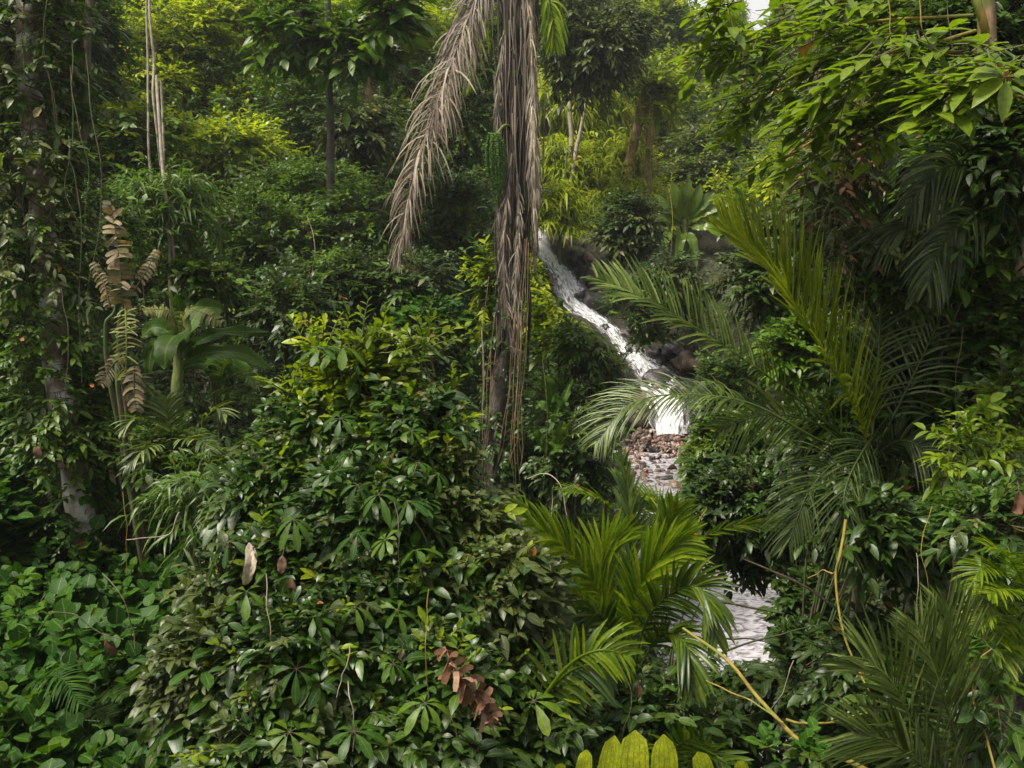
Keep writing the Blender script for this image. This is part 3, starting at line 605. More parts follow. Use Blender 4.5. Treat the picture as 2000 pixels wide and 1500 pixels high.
field('far_undergrowth', 'mid green growth on the far valley sides', -30, 34, 31, 62, 330, (1.2, 2.6), (1.2, 3.5), 'far', 9, 1.0, cond=lambda x, y: seen(x, y) & ((x < -2) | (x > 9) | (y > 48)))
field('far_forest', 'distant treetops on the hills that close the valley', -60, 62, 60, 105, 420, (2.2, 4.5), (3, 7), 'far', 3.2, 2.0, cond=seen)

# ------------------------------------------------------------------ rocks by the water
n_r = 0
def boulder(px, py, d, r, mat, label, s3=(1, 1, .8), group='boulders beside the waterfall'):
    mb = MB(M[mat]); c = at(px, py, d); rock_into(mb, c, r, s3); b = c - Z * r * s3[2]
    return thing('boulder', label, 'boulder', b, mb, group)
boulder(1122, 500, 31.4, .50, 'rock', 'grey wet rock face right of the top of the fall', (.9, .8, 1.2))
boulder(1135, 515, 30.9, .55, 'rock', 'dark angular boulder beside the upper fall')
boulder(1160, 525, 30.6, .50, 'rockb', 'brown boulder farthest right of the upper fall')
boulder(1148, 492, 31.4, .40, 'rockb', 'small brown rock above the upper fall')
boulder(1092, 570, 30.2, .62, 'rock', 'dark rock left of the upper fall', (.4, .8, 1.0))
boulder(1150, 565, 30.3, .60, 'rock', 'black wet rock right of the middle of the upper fall', (.6, .8, 1.1))
boulder(1195, 668, 29.2, .52, 'rock', 'dark wet rock splitting the water between the two falls', (1, .8, .8))
boulder(1222, 655, 29.0, .36, 'rock', 'small wet rock at the lip of the lower fall')
boulder(1320, 690, 27.8, .60, 'rock', 'black boulder right of the lower fall', (1.1, .8, .8))
boulder(1345, 715, 27.2, .50, 'rockb', 'brown boulder lowest of those right of the lower fall')
boulder(1250, 790, 26.2, .75, 'rockb', 'brown rock left of the foot of the lower fall', (1, .8, .7))
boulder(1100, 532, 30.3, .17, 'rock', 'small dark rock breaking the upper fall near its top', (1, .8, .9))
boulder(1128, 580, 29.7, .20, 'rock', 'small dark rock breaking the upper fall near its foot', (1.2, .8, .8))
boulder(1226, 690, 27.9, .20, 'rock', 'small dark rock at the left rim of the lower fall', (1, .8, .9))
boulder(1272, 742, 26.7, .19, 'rock', 'small dark rock breaking the left side of the lower fall', (1.2, .8, .8))
boulder(1322, 770, 25.9, .22, 'rock', 'small dark rock breaking the right side of the lower fall', (1, .8, 1))
boulder(1180, 640, 29.0, .24, 'rock', 'small dark rock in the water between the two falls', (1.3, .8, .7))
boulder(1285, 690, 28.0, .40, 'rock', 'small black rock behind the lower fall')
for px, py, d, r, m, s3 in ((1115, 570, 31.6, 1.0, 'rock', (1.1, .7, 1.3)), (1095, 530, 32.6, .8, 'rock', (1, .7, 1.0)), (1250, 730, 28.4, 1.0, 'rock', (1.2, .7, 1.0)), (1310, 780, 26.6, .7, 'rock', (1.1, .7, 1.0)), (1170, 620, 30.2, .8, 'rock', (1.2, .7, 1.0))):
    mb = MB(M[m]); rock_into(mb, at(px, py, d), r, s3); o = mb.obj('cliff_rock'); kind(o, 'structure')
mb = MB(M['pebble'], M['rock'], M['rockb'])
for _ in range(1100):
    i = rng.integers(54, 78); p = bez(SP, 140)[i]; wd = _sw[i] + .25
    x = p[0] + U(-wd, wd); y = p[1] + U(-.3, .3); r = U(.03, .11) * (2.2 if U(0, 1) < .07 else 1)
    sc_ = cubesphere(4) if _ == 0 else sc_
    v = sc_[0].copy()
    for am in (.22, .14, .10): v = v * (1 + am * np.sin(sc_[0] @ rnd(3) * 2.5 + U(0, 6)))[:, None]
    v = v * r * np.array([U(.7, 1.5), U(.6, 1.1), U(.35, .8)]); q = nrm(rnd(3, 3)); q, _r = np.linalg.qr(rnd(3, 3) * np.array([1, 1, .35]) + np.diag([0, 0, 2.5])); v = v @ q.T
    mb.add(v + np.array([x, y, p[2] + U(-.03, .12)]), sc_[1], v * 0, int(rng.choice([0, 0, 0, 1, 1, 2])))
kind(mb.obj('gravel'), 'stuff', 'pinkish wet stones strewn over the stream bed')

# ------------------------------------------------------------------ the sugar palm in the middle
base = at(965, 1010, 13.6); base[2] = g1(base[0], base[1]) - .1
tr = MB(M['fibre'])
ax = [base, at(960, 960, 13.7), at(975, 760, 13.8), at(1000, 560, 13.9), at(1008, 350, 14), at(1012, 150, 14), at(1014, -60, 14), at(1014, -140, 14)]
PX = bez(ax, 60); tubes(tr, PX, np.interp(np.arange(60), [0, 10, 20, 32, 44, 59], [.16, .14, .15, .20, .22, .21]), 14, 0, rough=.07)
parts = [('trunk', tr)]
lb = MB(M['fibre'])                                     # old leaf bases, split fibre and root like strands against the trunk
for q in range(44):
    t = U(.35, .98); p = PX[int(t * 59)]; a = U(0, 6.28); o = np.array([math.cos(a), math.sin(a), 0])
    tubes(lb, bez([p + o * .2, p + o * .28 - Z * .4, p + o * .25 - Z * U(.8, 1.5)], 8), np.linspace(.05, .012, 8) * U(.6, 1.2), 5)
parts.append(('leaf_base', lb))
e = bpy.data.objects.new('sugar_palm', None); C.objects.link(e); e.location = base
for n_, m_ in parts: m_.obj(n_, base, parent=e)
tag(e, 'tall sugar palm hung with dead fronds and one green fruit cluster', 'palm tree')
def dead_frond(ctrl, n, L, W, ang, droop, label=None, **k):
    if ctrl[-1][0] > 900: L *= .85; k['keep'] = .8; k['jit'] = k.get('jit', .1) * 1.5
    ml = MB(M[k.pop('mat', 'dead')]); ms = MB(M['dead']); frond(ml, ml, [at(*c) for c in ctrl], int(n * 1.3), L, W * .72, ang=ang, droop=droop, r=k.pop('r', .022), **k)
    o = ml.obj('dead_frond', base, parent=e)
    if label: o['label'] = label
dead_frond([(985, -160, 14), (955, -60, 13.9), (905, 60, 13.6), (862, 180, 13.4), (822, 300, 13.2), (796, 400, 13.2), (780, 505, 13.3)], 150, .85, .034, 52, 1.9, 'grey brown dead frond arching out to the left', t0=.02, env=.5, lift=.05, jit=.38, r=.03)
dead_frond([(985, -160, 14.3), (960, -60, 14.3), (915, 40, 14.2), (880, 140, 14.1), (850, 260, 14.0)], 90, .75, .034, 55, 1.6, t0=.05, env=.5, lift=.05, jit=.38, r=.03)
dead_frond([(1030, -60, 13.8), (1042, 80, 13.7), (1046, 250, 13.7), (1048, 400, 13.7), (1045, 520, 13.7)], 100, .50, .028, 12, 2.2, 'pale dead frond hanging down the right side of the trunk', mat='deadl', t0=.02, jit=.14, lift=.02)
dead_frond([(1020, -60, 13.6), (1036, 60, 13.55), (1040, 220, 13.5), (1040, 330, 13.5), (1046, 470, 13.5)], 90, .50, .028, 12, 2.0, mat='deadl', t0=.02, jit=.14, lift=.02)
dead_frond([(985, 60, 13.7), (974, 160, 13.6), (970, 280, 13.6), (972, 400, 13.6), (976, 560, 13.6)], 70, .45, .026, 14, 2.0, t0=.02, jit=.16, lift=.02)
dead_frond([(1000, 300, 13.6), (990, 400, 13.5), (984, 500, 13.5), (990, 600, 13.5), (1000, 690, 13.5)], 90, .45, .026, 14, 2.2, 'pinkish dead frond hanging low down the trunk', t0=.02, jit=.18, lift=.03)
dead_frond([(1010, 340, 13.6), (1014, 430, 13.5), (1008, 520, 13.5), (1006, 600, 13.5), (1004, 690, 13.5)], 85, .42, .026, 14, 2.2, t0=.02, jit=.18, lift=.03)
dead_frond([(1005, 420, 13.7), (1010, 520, 13.6), (1014, 600, 13.5), (1012, 730, 13.5)], 60, .4, .024, 12, 2.2, t0=.02, jit=.2, lift=.03)
ms = MB(M['fibre'], M['dead'])
for q in range(120):
    x0 = 1006 + rng.normal() * 22; y0 = U(-60, 420); ln = U(90, 330); dd = 13.75 + U(-.15, .05)
    P = bez([at(x0, y0, dd), at(x0 + U(-8, 8), y0 + ln * .5, dd), at(x0 + U(-12, 12), y0 + ln, dd)], 8)
    tubes(ms, P, np.linspace(.014, .005, 8) * U(.6, 1.5), 4, int(U(0, 1) < .5))
ms.obj('hanging_fibres', base, parent=e)
fr = MB(M['fruit'], M['gstem'])                         # teardrop bunch of close strands set with round green fruit
fc0, fc1 = at(966, 262, 13.3), at(972, 392, 13.3); hh = np.linalg.norm(fc0 - fc1)
tubes(fr, bez([at(1000, 250, 13.8), at(985, 245, 13.5), fc0 - Z * .05], 8), np.full(8, .022), 6, 1)
beads = []
for q in range(40):
    a = q / 40 * 2 * math.pi * 3.0; rr = .175 * (1 - .18 * (q % 3)); o = np.array([math.cos(a), math.sin(a) * .9, 0])
    ln = hh * U(.7, 1.08) * (1 - .10 * (q % 3 == 0)); k = np.linspace(0, 1, int(ln / .031))
    prof = np.sin(np.pi * np.clip(k * .84 + .12, 0, 1)) ** .8 * (1.05 - .35 * k)
    cpt = fc0 - Z * (ln * k)[:, None] + o * (rr * prof)[:, None] + np.array([.03, 0, 0]) * k[:, None]
    tubes(fr, cpt[None], np.full((1, len(cpt)), .005), 3, 1); beads.append(cpt)
bd = np.concatenate(beads) + rnd(sum(map(len, beads)), 3) * .005
A = np.zeros((len(bd), len(CS2), 3)); A[..., 2] = U(0, 1, len(bd), 1)
fr.add(bd[:, None] + CS2[None] * (U(.013, .0185, len(bd)))[:, None, None], (CF2[None] + (np.arange(len(bd)) * len(CS2))[:, None, None]), A)
fo = fr.obj('fruit_cluster', base, parent=e)
gf = MB(M['palmb'])                                     # living frond tips that reach into view at the top
for c, n_ in (([(1010, -160, 14), (1060, -40, 13.4), (1078, 20, 13.2), (1083, 90, 13.2)], 50), ([(1000, -160, 14), (960, -30, 14.6), (935, 90, 15), (915, 170, 15)], 60)):
    frond(gf, gf, [at(*q) for q in c], n_, .5, .03, ang=50, droop=2.0, jit=.2, t0=.3)
gf.obj('live_frond', base, parent=e)
cl = MB(M['glossy'], M['twig'], M['redb']); clothe(cl, PX[6:34], .24, 250, 'darkn', .75)
clothe(cl, PX[34:50], .3, 40, 'glossy', .8)
for q in range(13):
    x0 = 978 + rng.normal() * 26; vine(cl, [at(x0 + 20, U(420, 640), 13.5), at(x0 + 5, 800, 13.4), at(x0 - 8 + U(-14, 14), U(900, 1010), 13.4)], .006, 14, mi=2)
thing('climber', 'leafy climber and hanging stems wrapped round the lower sugar palm trunk', 'climber', base, cl)

# ------------------------------------------------------------------ big climber-clad tree on the left
b = at(150, 930, 9.6); b[2] = g1(b[0], b[1]) - .1
tk = MB(M['lichen']); PL = wob(bez([b, at(135, 900, 9.6), at(112, 760, 9.6), at(100, 600, 9.7), at(75, 380, 9.8), at(60, 150, 9.9), at(62, -80, 10)], 50), .05)
tubes(tk, PL, np.linspace(.15, .12, 50), 12, rough=.06)
tk2 = MB(M['bark']); trunk(tk2, [b + [.12, .1, 0], at(150, 700, 9.9), at(140, 500, 10), at(165, 250, 10.1), at(180, -60, 10.3)], .07, .04)
trunk(tk2, [at(112, 700, 9.7), at(60, 500, 9.8), at(20, 250, 10), at(5, -60, 10.2)], .06, .04)
thing('old_tree', 'tall pale barked tree on the left wrapped in climbers', 'tree', b, [('trunk', tk), ('limb', tk2)])
cl = MB(M['mid'], M['twig'], M['grey'])
clothe(cl, PL[26:], .55, 520, 'midn', .8, up=-.05); clothe(cl, PL[24:] - [0, .15, 0], .5, 260, 'greyn', 1.1, mi=2); clothe(cl, PL[9:30] - [0, .12, 0], .33, 420, 'midn', .72, up=0); clothe(cl, PL[3:14], .26, 60, 'darkn', .8)
for q in range(11):
    x0 = 90 + rng.normal() * 55; y0 = U(-40, 400); vine(cl, [at(x0, y0, 9.4), at(x0 + U(-15, 25), y0 + U(100, 250), 9.3), at(x0 + U(-10, 45), min(y0 + U(300, 600), 900), 9.3)], U(.003, .007), 18, mi=1)
thing('climber', 'thick leafy climber hanging down the tall tree at left', 'climber', b, cl)
cl = MB(M['grey'], M['twig']); P3 = bez([at(30, 520, 9.5), at(25, 250, 9.7), at(30, -60, 9.8)], 20); clothe(cl, P3, .5, 210, 'greyn', 1.3, up=-.1)
thing('climber', 'pale green leafy climber at the left edge of the picture', 'climber', at(30, 520, 9.5), cl)
bush('leafy_shrub', 'dark leafy shrub at the left edge below the climbers', 'shrub', 20, 700, 90, 130, 10.5, 'midn', 260, nl=6)
bush('leafy_shrub', 'small round leaved shrub right of the pale trunk', 'shrub', 205, 790, 70, 110, 9.9, 'midn', 150, nl=6)
bush('leafy_shrub', 'leafy shrub behind the torn brown banana leaf', 'shrub', 190, 480, 80, 120, 13, 'dark', 200, nl=6)
for q, (px, py, d, L, m_, lab) in enumerate([(42, 660, 9.0, .12, 'red', 'orange dead leaf caught left of the pale trunk'), (176, 752, 9.2, .13, 'red', 'red dead leaf caught right of the pale trunk'), (70, 872, 9.0, .20, 'brown', 'pinkish dry leaf hanging left of the trunk foot'), (118, 898, 9.1, .16, 'brown', 'pinkish dry leaf at the trunk foot'),
        (80, 210, 9.0, .20, 'tawny', 'tan dead leaf hanging high among the left climbers'), (8, 300, 8.8, .20, 'gold', 'yellow leaf at the left edge'), (318, 1292, 6.2, .13, 'brown', 'brown dead leaf on the creeper bank'), (186, 1186, 6.6, .10, 'gold', 'orange leaf among the creeper'), (205, 1250, 6.5, .22, 'brown', 'curled brown leaf in the hollow of the creeper bank'),
        (565, 1130, 5.3, .13, 'brown', 'russet dead leaf on the flank of the big bush'), (552, 1085, 5.3, .17, 'brown', 'rust brown folded leaf below the dark branch'), (1247, 1338, 6.4, .13, 'brown', 'rusty dead leaf right of the striped frond'), (1945, 1350, 5.2, .17, 'brown', 'drooping brown leaf at the lower right edge'),
        (1700, 712, 8.2, .24, 'tawny', 'orange brown dry leaf in the palm thicket'), (1990, 960, 5.4, .25, 'brown', 'crumpled brown leaf at the right edge'), (785, 1268, 5.0, .08, 'tawny', 'round tan dead leaf on the front of the big bush')]):
    mb = MB(M[m_]); p = at(px, py, d)
    L *= .75; d_ = np.array([U(-.6, .6), -.3, -.75 + .7 * (q < 2)]); pp = bez([p, p + nrm(d_) * L * .5 + rnd(3) * L * .06, p + nrm(d_) * L * .85 + rnd(3) * L * .12], 9)
    blade(mb, pp, L * U(.4, .6), U(0, .9), n=9, fold=.9, ripple=L * .045, upv=np.array([U(-.5, .5), -1, .4]))
    tubes(mb, bez([p, p - nrm(d_) * L * .3 + np.array([0, .03, 0])], 4), np.full(4, .002), 3)
    thing('dead_leaf', lab, 'leaf', p, mb, 'dead leaves caught in the greenery')

# ------------------------------------------------------------------ torn banana leaves and banana plants on the left
def anchor(px, py, d, dx=0, dy=0):
    p = at(px, py, d); p = p + np.array([dx, dy, 0]); p[2] = g1(p[0], p[1]); return p
b = anchor(245, 760, 9.0)
ps = MB(M['twig'], M['tawny']); trunk(ps, [b, at(240, 800, 9.0), at(236, 660, 8.95), at(238, 600, 8.9)], .028, .016, 9)
lf = MB(M['tawny']); torn(lf, lf, [at(240, 600, 8.8), at(236, 540, 8.75), at(228, 470, 8.75), at(216, 395, 8.8)], .14, 24, droop=.5, curl=.9, keep=.85, upv=np.array([0, -1., .3]), wd=1.15)
l2 = MB(M['yban']); torn(l2, l2, [at(245, 600, 8.8), at(247, 660, 8.7), at(246, 740, 8.7)], .15, 30, droop=.6, curl=.7, keep=.85, upv=np.array([0, -1., .3]), wd=.6)
side_leaves = []
l3 = MB(M['tawny']); torn(l3, l3, [at(215, 600, 8.85), at(205, 560, 8.85), at(180, 515, 8.9)], .09, 16, droop=1.6, upv=np.array([0, -1., .3]), wd=.7); side_leaves.append(('leaf', l3))
l3 = MB(M['tawny']); torn(l3, l3, [at(255, 580, 8.85), at(285, 530, 8.85), at(305, 490, 8.9)], .08, 14, droop=1.6, upv=np.array([0, -1., .3]), wd=.7); side_leaves.append(('leaf', l3))
l3 = MB(M['tawny']); torn(l3, l3, [at(240, 690, 8.75), at(215, 720, 8.75), at(198, 750, 8.75)], .11, 14, droop=1.2, upv=np.array([0, -1., .3]), wd=.6); side_leaves.append(('leaf', l3))
l3 = MB(M['tawny']); torn(l3, l3, [at(262, 715, 8.7), at(262, 760, 8.7), at(266, 800, 8.7)], .13, 12, droop=1.2, upv=np.array([0, -1., .3]), wd=.8); side_leaves.append(('leaf', l3))
for x0, x1 in ((240, 236), (214, 222)): trunk(ps, [b, at(x0, 700, 8.9), at(x1, 600, 8.85)], .035, .012, 6)
eb = thing('banana_plant', 'withered banana plant with tall torn brown leaves', 'banana plant', b, [('pseudostem', ps), ('leaf', lf), ('leaf', l2)] + side_leaves)
b = anchor(350, 760, 12.0); ps = MB(M['gstem']); trunk(ps, [b, at(350, 800, 12), at(350, 720, 12), at(352, 660, 12)], .09, .06, 9)
def banana(label, b, stem, blades, ylist=(), W=.30, mat='banana'):
    pr = [('pseudostem', stem)]
    for c in blades:
        m_ = MB(M[mat]); blade(m_, [at(*q) for q in c[:-1]], c[-1], U(.2, .9), upv=np.array([0., -.8, .6]), fold=.5); pr.append(('leaf', m_))
    for c in ylist:
        m_ = MB(M['yban']); torn(m_, m_, [at(*q) for q in c[:-1]], c[-1], 22, droop=1.2, upv=np.array([0, -.6, 1.]), wd=.8, curl=.3); pr.append(('leaf', m_))
    return thing('banana_plant', label, 'banana plant', b, pr)
banana('green banana plant with long spreading leaves on the left slope', b, ps,
  [[(355, 700, 12), (385, 670, 11.7), (440, 648, 11.5), (530, 650, 11.3), .16], [(358, 710, 12), (400, 690, 11.7), (470, 690, 11.5), (530, 722, 11.4), .22], [(350, 690, 12), (345, 655, 11.8), (325, 680, 11.5), (322, 722, 11.4), .36],
   [(348, 690, 12), (330, 650, 12), (300, 640, 12), (275, 660, 12), .26], [(352, 690, 12), (360, 640, 12.2), (350, 600, 12.2), (345, 575, 12.1), .2], [(345, 700, 12), (310, 660, 12), (295, 690, 12), (290, 730, 12), .22],
   [(356, 720, 12), (420, 700, 12.3), (470, 720, 12.4), (500, 760, 12.4), .26], [(350, 700, 12), (380, 620, 12.6), (410, 600, 12.8), (440, 610, 12.9), .24]],
  [[(350, 660, 12), (335, 612, 11.8), (300, 604, 11.7), (280, 606, 11.6), .16], [(350, 660, 12), (365, 608, 11.8), (400, 612, 11.6), (432, 628, 11.6), .16]])
b = anchor(1085, 830, 13.5); ps = MB(M['gstem']); trunk(ps, [b, at(1085, 850, 13.5), at(1083, 820, 13.5)], .05, .04, 8)
banana('small dark banana plant with upright leaves right of the palm', b, ps,
  [[(1083, 815, 13.4), (1080, 780, 13.3), (1070, 745, 13.2), (1062, 728, 13.2), .20], [(1086, 815, 13.4), (1096, 790, 13.3), (1108, 765, 13.3), (1118, 735, 13.3), .13], [(1082, 815, 13.4), (1066, 795, 13.3), (1052, 790, 13.3), (1044, 800, 13.2), .15], [(1085, 820, 13.3), (1084, 805, 13.1), (1088, 790, 13.0), (1086, 768, 13.0), .2]])
b = anchor(1075, 890, 12.8); ps = MB(M['gstem']); trunk(ps, [b, at(1075, 900, 12.8), at(1073, 880, 12.8)], .04, .03, 8)
banana('lowest banana seedling with two broad leaves', b, ps,
  [[(1073, 882, 12.7), (1088, 866, 12.6), (1098, 842, 12.5), (1100, 822, 12.5), .20], [(1071, 882, 12.7), (1062, 868, 12.6), (1050, 850, 12.5), (1042, 840, 12.5), .14], [(1072, 886, 12.7), (1066, 880, 12.4), (1062, 860, 12.3), (1066, 845, 12.3), .1]])
b = anchor(1345, 470, 31.0); ps = MB(M['gstem']); trunk(ps, [b, at(1342, 520, 31.0), at(1340, 460, 31.0), at(1338, 430, 31.0)], .13, .09, 8)
bl = []
for x0, y0, xm, ym, x1, y1, w_ in ((1332, 425, 1322, 395, 1312, 352, .34), (1338, 420, 1342, 385, 1346, 345, .30), (1342, 422, 1360, 392, 1368, 358, .32), (1346, 425, 1375, 400, 1396, 372, .34), (1348, 432, 1385, 415, 1438, 392, .30), (1330, 430, 1302, 405, 1275, 378, .32), (1326, 438, 1292, 428, 1262, 432, .28), (1350, 445, 1385, 448, 1418, 470, .28),
   (1330, 450, 1305, 462, 1288, 500, .28), (1342, 455, 1354, 480, 1360, 525, .28), (1335, 455, 1328, 478, 1322, 520, .28), (1355, 430, 1400, 425, 1432, 440, .24), (1340, 430, 1330, 380, 1332, 362, .2)):
    bl.append([(x0, y0, 31.0), ((x0 + xm) / 2, (y0 + ym) / 2 - 4, 30.8), (xm, ym - 4, 30.6), (x1, y1, 30.5), w_ * 1.3])
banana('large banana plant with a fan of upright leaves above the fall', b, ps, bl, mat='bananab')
b = anchor(1105, 605, 28); ps = MB(M['gstem']); trunk(ps, [b, at(1103, 615, 28), at(1100, 600, 28)], .05, .04, 6)
banana('tiny banana sucker with pale leaf beside the fall', b, ps, [[(1098, 604, 27.9), (1092, 596, 27.8), (1088, 588, 27.8), (1084, 582, 27.8), .35], [(1098, 606, 27.9), (1088, 606, 27.6), (1078, 604, 27.4), (1068, 600, 27.4), .2]])

# ------------------------------------------------------------------ trees and shrubs of the left hillside
def stemtree(name, label, pts, r0, r1, d0, bark='bark', cat='tree', crowns=(), group=None, wb=.04):
    b = at(*pts[0]); b[2] = min(b[2], g1(b[0], b[1])); P = [b] + [at(*q) for q in pts[0:]]
    t = MB(M[bark]); trunk(t, P, r0, r1, 9, 30, rough=.04, wb=wb); parts = [('trunk', t)]
    for (px, py, rx, ry, d, sp, n, nl, sc1) in crowns:
        c = at(px, py, d); R3 = np.array([rx, rx * .8, ry]) / FPX * d; cr = MB(M[SPEC[sp]['m']], M['twig'])
        o, dd, lc = crown_pts(c, R3, n, nl, .3); sprays(cr, o, dd, SPEC[sp], scale=sc1)
        j = np.linalg.norm(np.array(P) - c, axis=1).argmin(); stems(t, np.array(P)[j], lc[:4], r1 * .7, fork=.8)
        parts.append(('crown', cr))
    return thing(name, label, cat, b, parts, group)
stemtree('canopy_tree', 'yellow green canopy tree at top left with twin pale stems', [(318, 640, 24), (322, 420, 25), (312, 250, 26), (300, 80, 26.5)], .14, .08, 26, 'pale', crowns=[(380, 90, 185, 95, 27, 'lime', 1100, 12, 1.0), (270, 190, 120, 60, 25.5, 'lime', 420, 8, 1.0), (470, 215, 110, 70, 26.5, 'lime', 420, 8, 1.0), (460, 20, 120, 60, 28, 'lime', 400, 8, 1.0)])
stemtree('canopy_tree', 'yellow green treetop behind the slender dark tree', [(720, 330, 31), (715, 200, 31), (710, 80, 31)], .2, .1, 30, 'redb', crowns=[(740, 50, 110, 75, 31, 'lime', 520, 9, 1.1), (860, 110, 90, 90, 33, 'lime3', 420, 8, 1.1)])
stemtree('slender_tree', 'slender dark trunked tree with big pale leaves at the top', [(648, 420, 19), (645, 250, 19), (644, 100, 18.8), (640, -60, 18.6)], .10, .07, 19, 'darkb', crowns=[(575, 50, 60, 75, 18, 'big', 70, 6, 1.0), (700, 90, 70, 70, 18, 'big', 75, 6, 1.0), (760, 30, 60, 50, 17.5, 'big', 60, 5, 1.0)])
stemtree('stump_tree', 'short reddish bare trunk in the shade left of the arching frond', [(722, 300, 24), (720, 240, 24), (718, 150, 24)], .16, .13, 24, 'redb', crowns=[(700, 110, 60, 40, 24, 'grey', 110, 5, 1.2)])
for k, (pts, r, lab) in enumerate([([(296, 290, 17), (290, 150, 17), (284, -40, 17)], .026, 'thin pale stem rising left of a pair through the yellow canopy'), ([(310, 275, 17), (303, 120, 17.1), (288, -40, 17.2)], .030, 'thin pale stem right of a pair through the yellow canopy'),
      ([(332, 620, 14), (328, 450, 14), (318, 300, 14.2), (314, 150, 14.4)], .034, 'pale slender stem standing behind the banana plants'), ([(338, 600, 14.1), (336, 470, 14), (322, 320, 14.2), (316, 160, 14.4)], .026, 'thinnest pale stem behind the banana plants'),
      ([(440, 640, 15), (436, 540, 15), (430, 430, 15)], .034, 'upright thin green stem in front of the dark slope'), ([(430, 640, 14.6), (450, 560, 14.6), (480, 490, 14.6)], .026, 'thin green stem leaning right on the dark slope'),
      ([(175, 560, 12.5), (165, 400, 12.5), (158, 250, 12.5)], .035, 'thin brown stem right of the big climber clad tree'), ([(766, 560, 17), (772, 520, 17), (779, 480, 17)], .03, 'short leaning stem under the tip of the arching dead frond')]):
    stemtree('sapling', lab, pts, r, r * .7, 15, 'pale' if k < 4 else 'gstem', 'sapling', group='slender bare stems on the left slope', wb=.05)
SH = [  # name, label, px, py, rx, ry, d, species, sprays, lobes, scale
 ('broadleaf_shrub', 'wide light green shrub under the yellow canopy tree', 430, 290, 150, 80, 22, 'lime3', 560, 9, .8),
 ('broadleaf_shrub', 'tiered green shrub left of the twin pale stems', 270, 270, 110, 60, 20, 'lime3', 300, 8, .95),
 ('broadleaf_shrub', 'broad pale topped shrub in the middle of the left slope', 610, 370, 160, 70, 20, 'mid', 700, 9, 1.1),
 ('broadleaf_shrub', 'rounded green shrub left of the arching frond tip', 690, 450, 110, 85, 19, 'mid', 420, 8, 1.15),
 ('broadleaf_shrub', 'bushy mid green shrub above the long banana leaf', 520, 480, 110, 90, 18, 'mid', 420, 8, 1.1),
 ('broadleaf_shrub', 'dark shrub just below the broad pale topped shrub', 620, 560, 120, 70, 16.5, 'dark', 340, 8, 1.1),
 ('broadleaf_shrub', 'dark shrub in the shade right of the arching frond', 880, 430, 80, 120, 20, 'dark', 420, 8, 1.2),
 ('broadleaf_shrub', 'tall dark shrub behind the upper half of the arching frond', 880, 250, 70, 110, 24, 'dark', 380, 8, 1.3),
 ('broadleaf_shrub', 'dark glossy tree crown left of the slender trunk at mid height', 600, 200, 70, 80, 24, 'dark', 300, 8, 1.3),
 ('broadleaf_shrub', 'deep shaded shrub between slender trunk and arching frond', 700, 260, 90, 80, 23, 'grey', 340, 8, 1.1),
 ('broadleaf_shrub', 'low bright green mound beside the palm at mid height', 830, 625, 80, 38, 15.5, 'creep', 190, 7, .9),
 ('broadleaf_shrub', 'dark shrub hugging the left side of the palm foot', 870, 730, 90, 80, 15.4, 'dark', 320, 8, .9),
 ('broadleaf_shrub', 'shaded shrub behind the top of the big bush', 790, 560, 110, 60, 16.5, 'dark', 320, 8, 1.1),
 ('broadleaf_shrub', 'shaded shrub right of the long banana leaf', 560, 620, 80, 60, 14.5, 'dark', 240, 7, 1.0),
 ('broadleaf_shrub', 'bright little leafy shrub behind the long banana leaf', 400, 560, 70, 55, 14.2, 'midn', 160, 6, 1.0),
 ('cane_clump', 'dark narrow leaved cane clump behind the torn brown leaf', 300, 400, 90, 70, 14.5, 'cane', 170, 6, 1.0),
 ('cane_clump', 'pale narrow leaved canes left of the big bush', 400, 970, 80, 80, 8, 'cane', 75, 6, .7),
 ('leafy_shrub', 'small leaved green shrub above the creeper bank', 360, 880, 90, 50, 9.2, 'midn', 170, 6, .8),
 ('lit_shrub', 'bright green shrub just right of the hanging dead frond', 1095, 620, 75, 55, 16, 'lime3', 260, 7, .75),
 ('lit_shrub', 'yellowish green shrub overhanging the stream bank right of the palm', 1130, 660, 80, 50, 15, 'midn', 240, 7, 1.0),
 ('lit_shrub', 'dark lobed leaf shrub beside the lower waterfall', 1185, 715, 65, 45, 15.5, 'dark', 170, 6, .95),
 ('lit_shrub', 'bright narrow shrub between palm trunk and upper fall', 1062, 545, 28, 60, 19, 'lime3', 130, 5, .9),
 ('lit_shrub', 'leafy shrub behind the small banana plant', 1120, 790, 90, 60, 14.8, 'dark', 220, 7, .95),
 ('lit_shrub', 'dark shrub between the banana seedling and the stream', 1130, 900, 70, 70, 13, 'darkn', 200, 7, 1.0),
 ('lit_shrub', 'low shrub right of the palm foot', 1050, 910, 55, 60, 14.4, 'darkn', 190, 6, 1.0),
 ('lit_shrub', 'yellow narrow shrub left of the hanging dead fronds', 950, 560, 16, 70, 16, 'lime3', 80, 5, .8),
 ('yellow_shrub', 'mound of bright yellow green shrub above the falls', 1130, 440, 55, 30, 33, 'farlime', 150, 6, .7),
 ('dark_crown_tree', 'glossy dark leaved tree left of the banana fan', 1240, 440, 50, 48, 26, 'grey', 240, 8, 1.2),
 ('dark_crown_tree', 'dark glossy shrub hanging right of the upper fall', 1215, 480, 60, 45, 26, 'grey', 220, 7, 1.2),
 ('dark_crown_tree', 'grey green shrub right below the banana fan', 1310, 560, 90, 60, 22, 'grey', 300, 8, 1.0),
 ('dark_crown_tree', 'dark shrub leaning over the falls between its two drops', 1240, 600, 70, 40, 21, 'dark', 220, 7, 1.0),
 ('dark_crown_tree', 'bright leafed shrub leaning over the head of the lower fall', 1270, 655, 40, 26, 22, 'midn', 110, 6, 1.3),
]
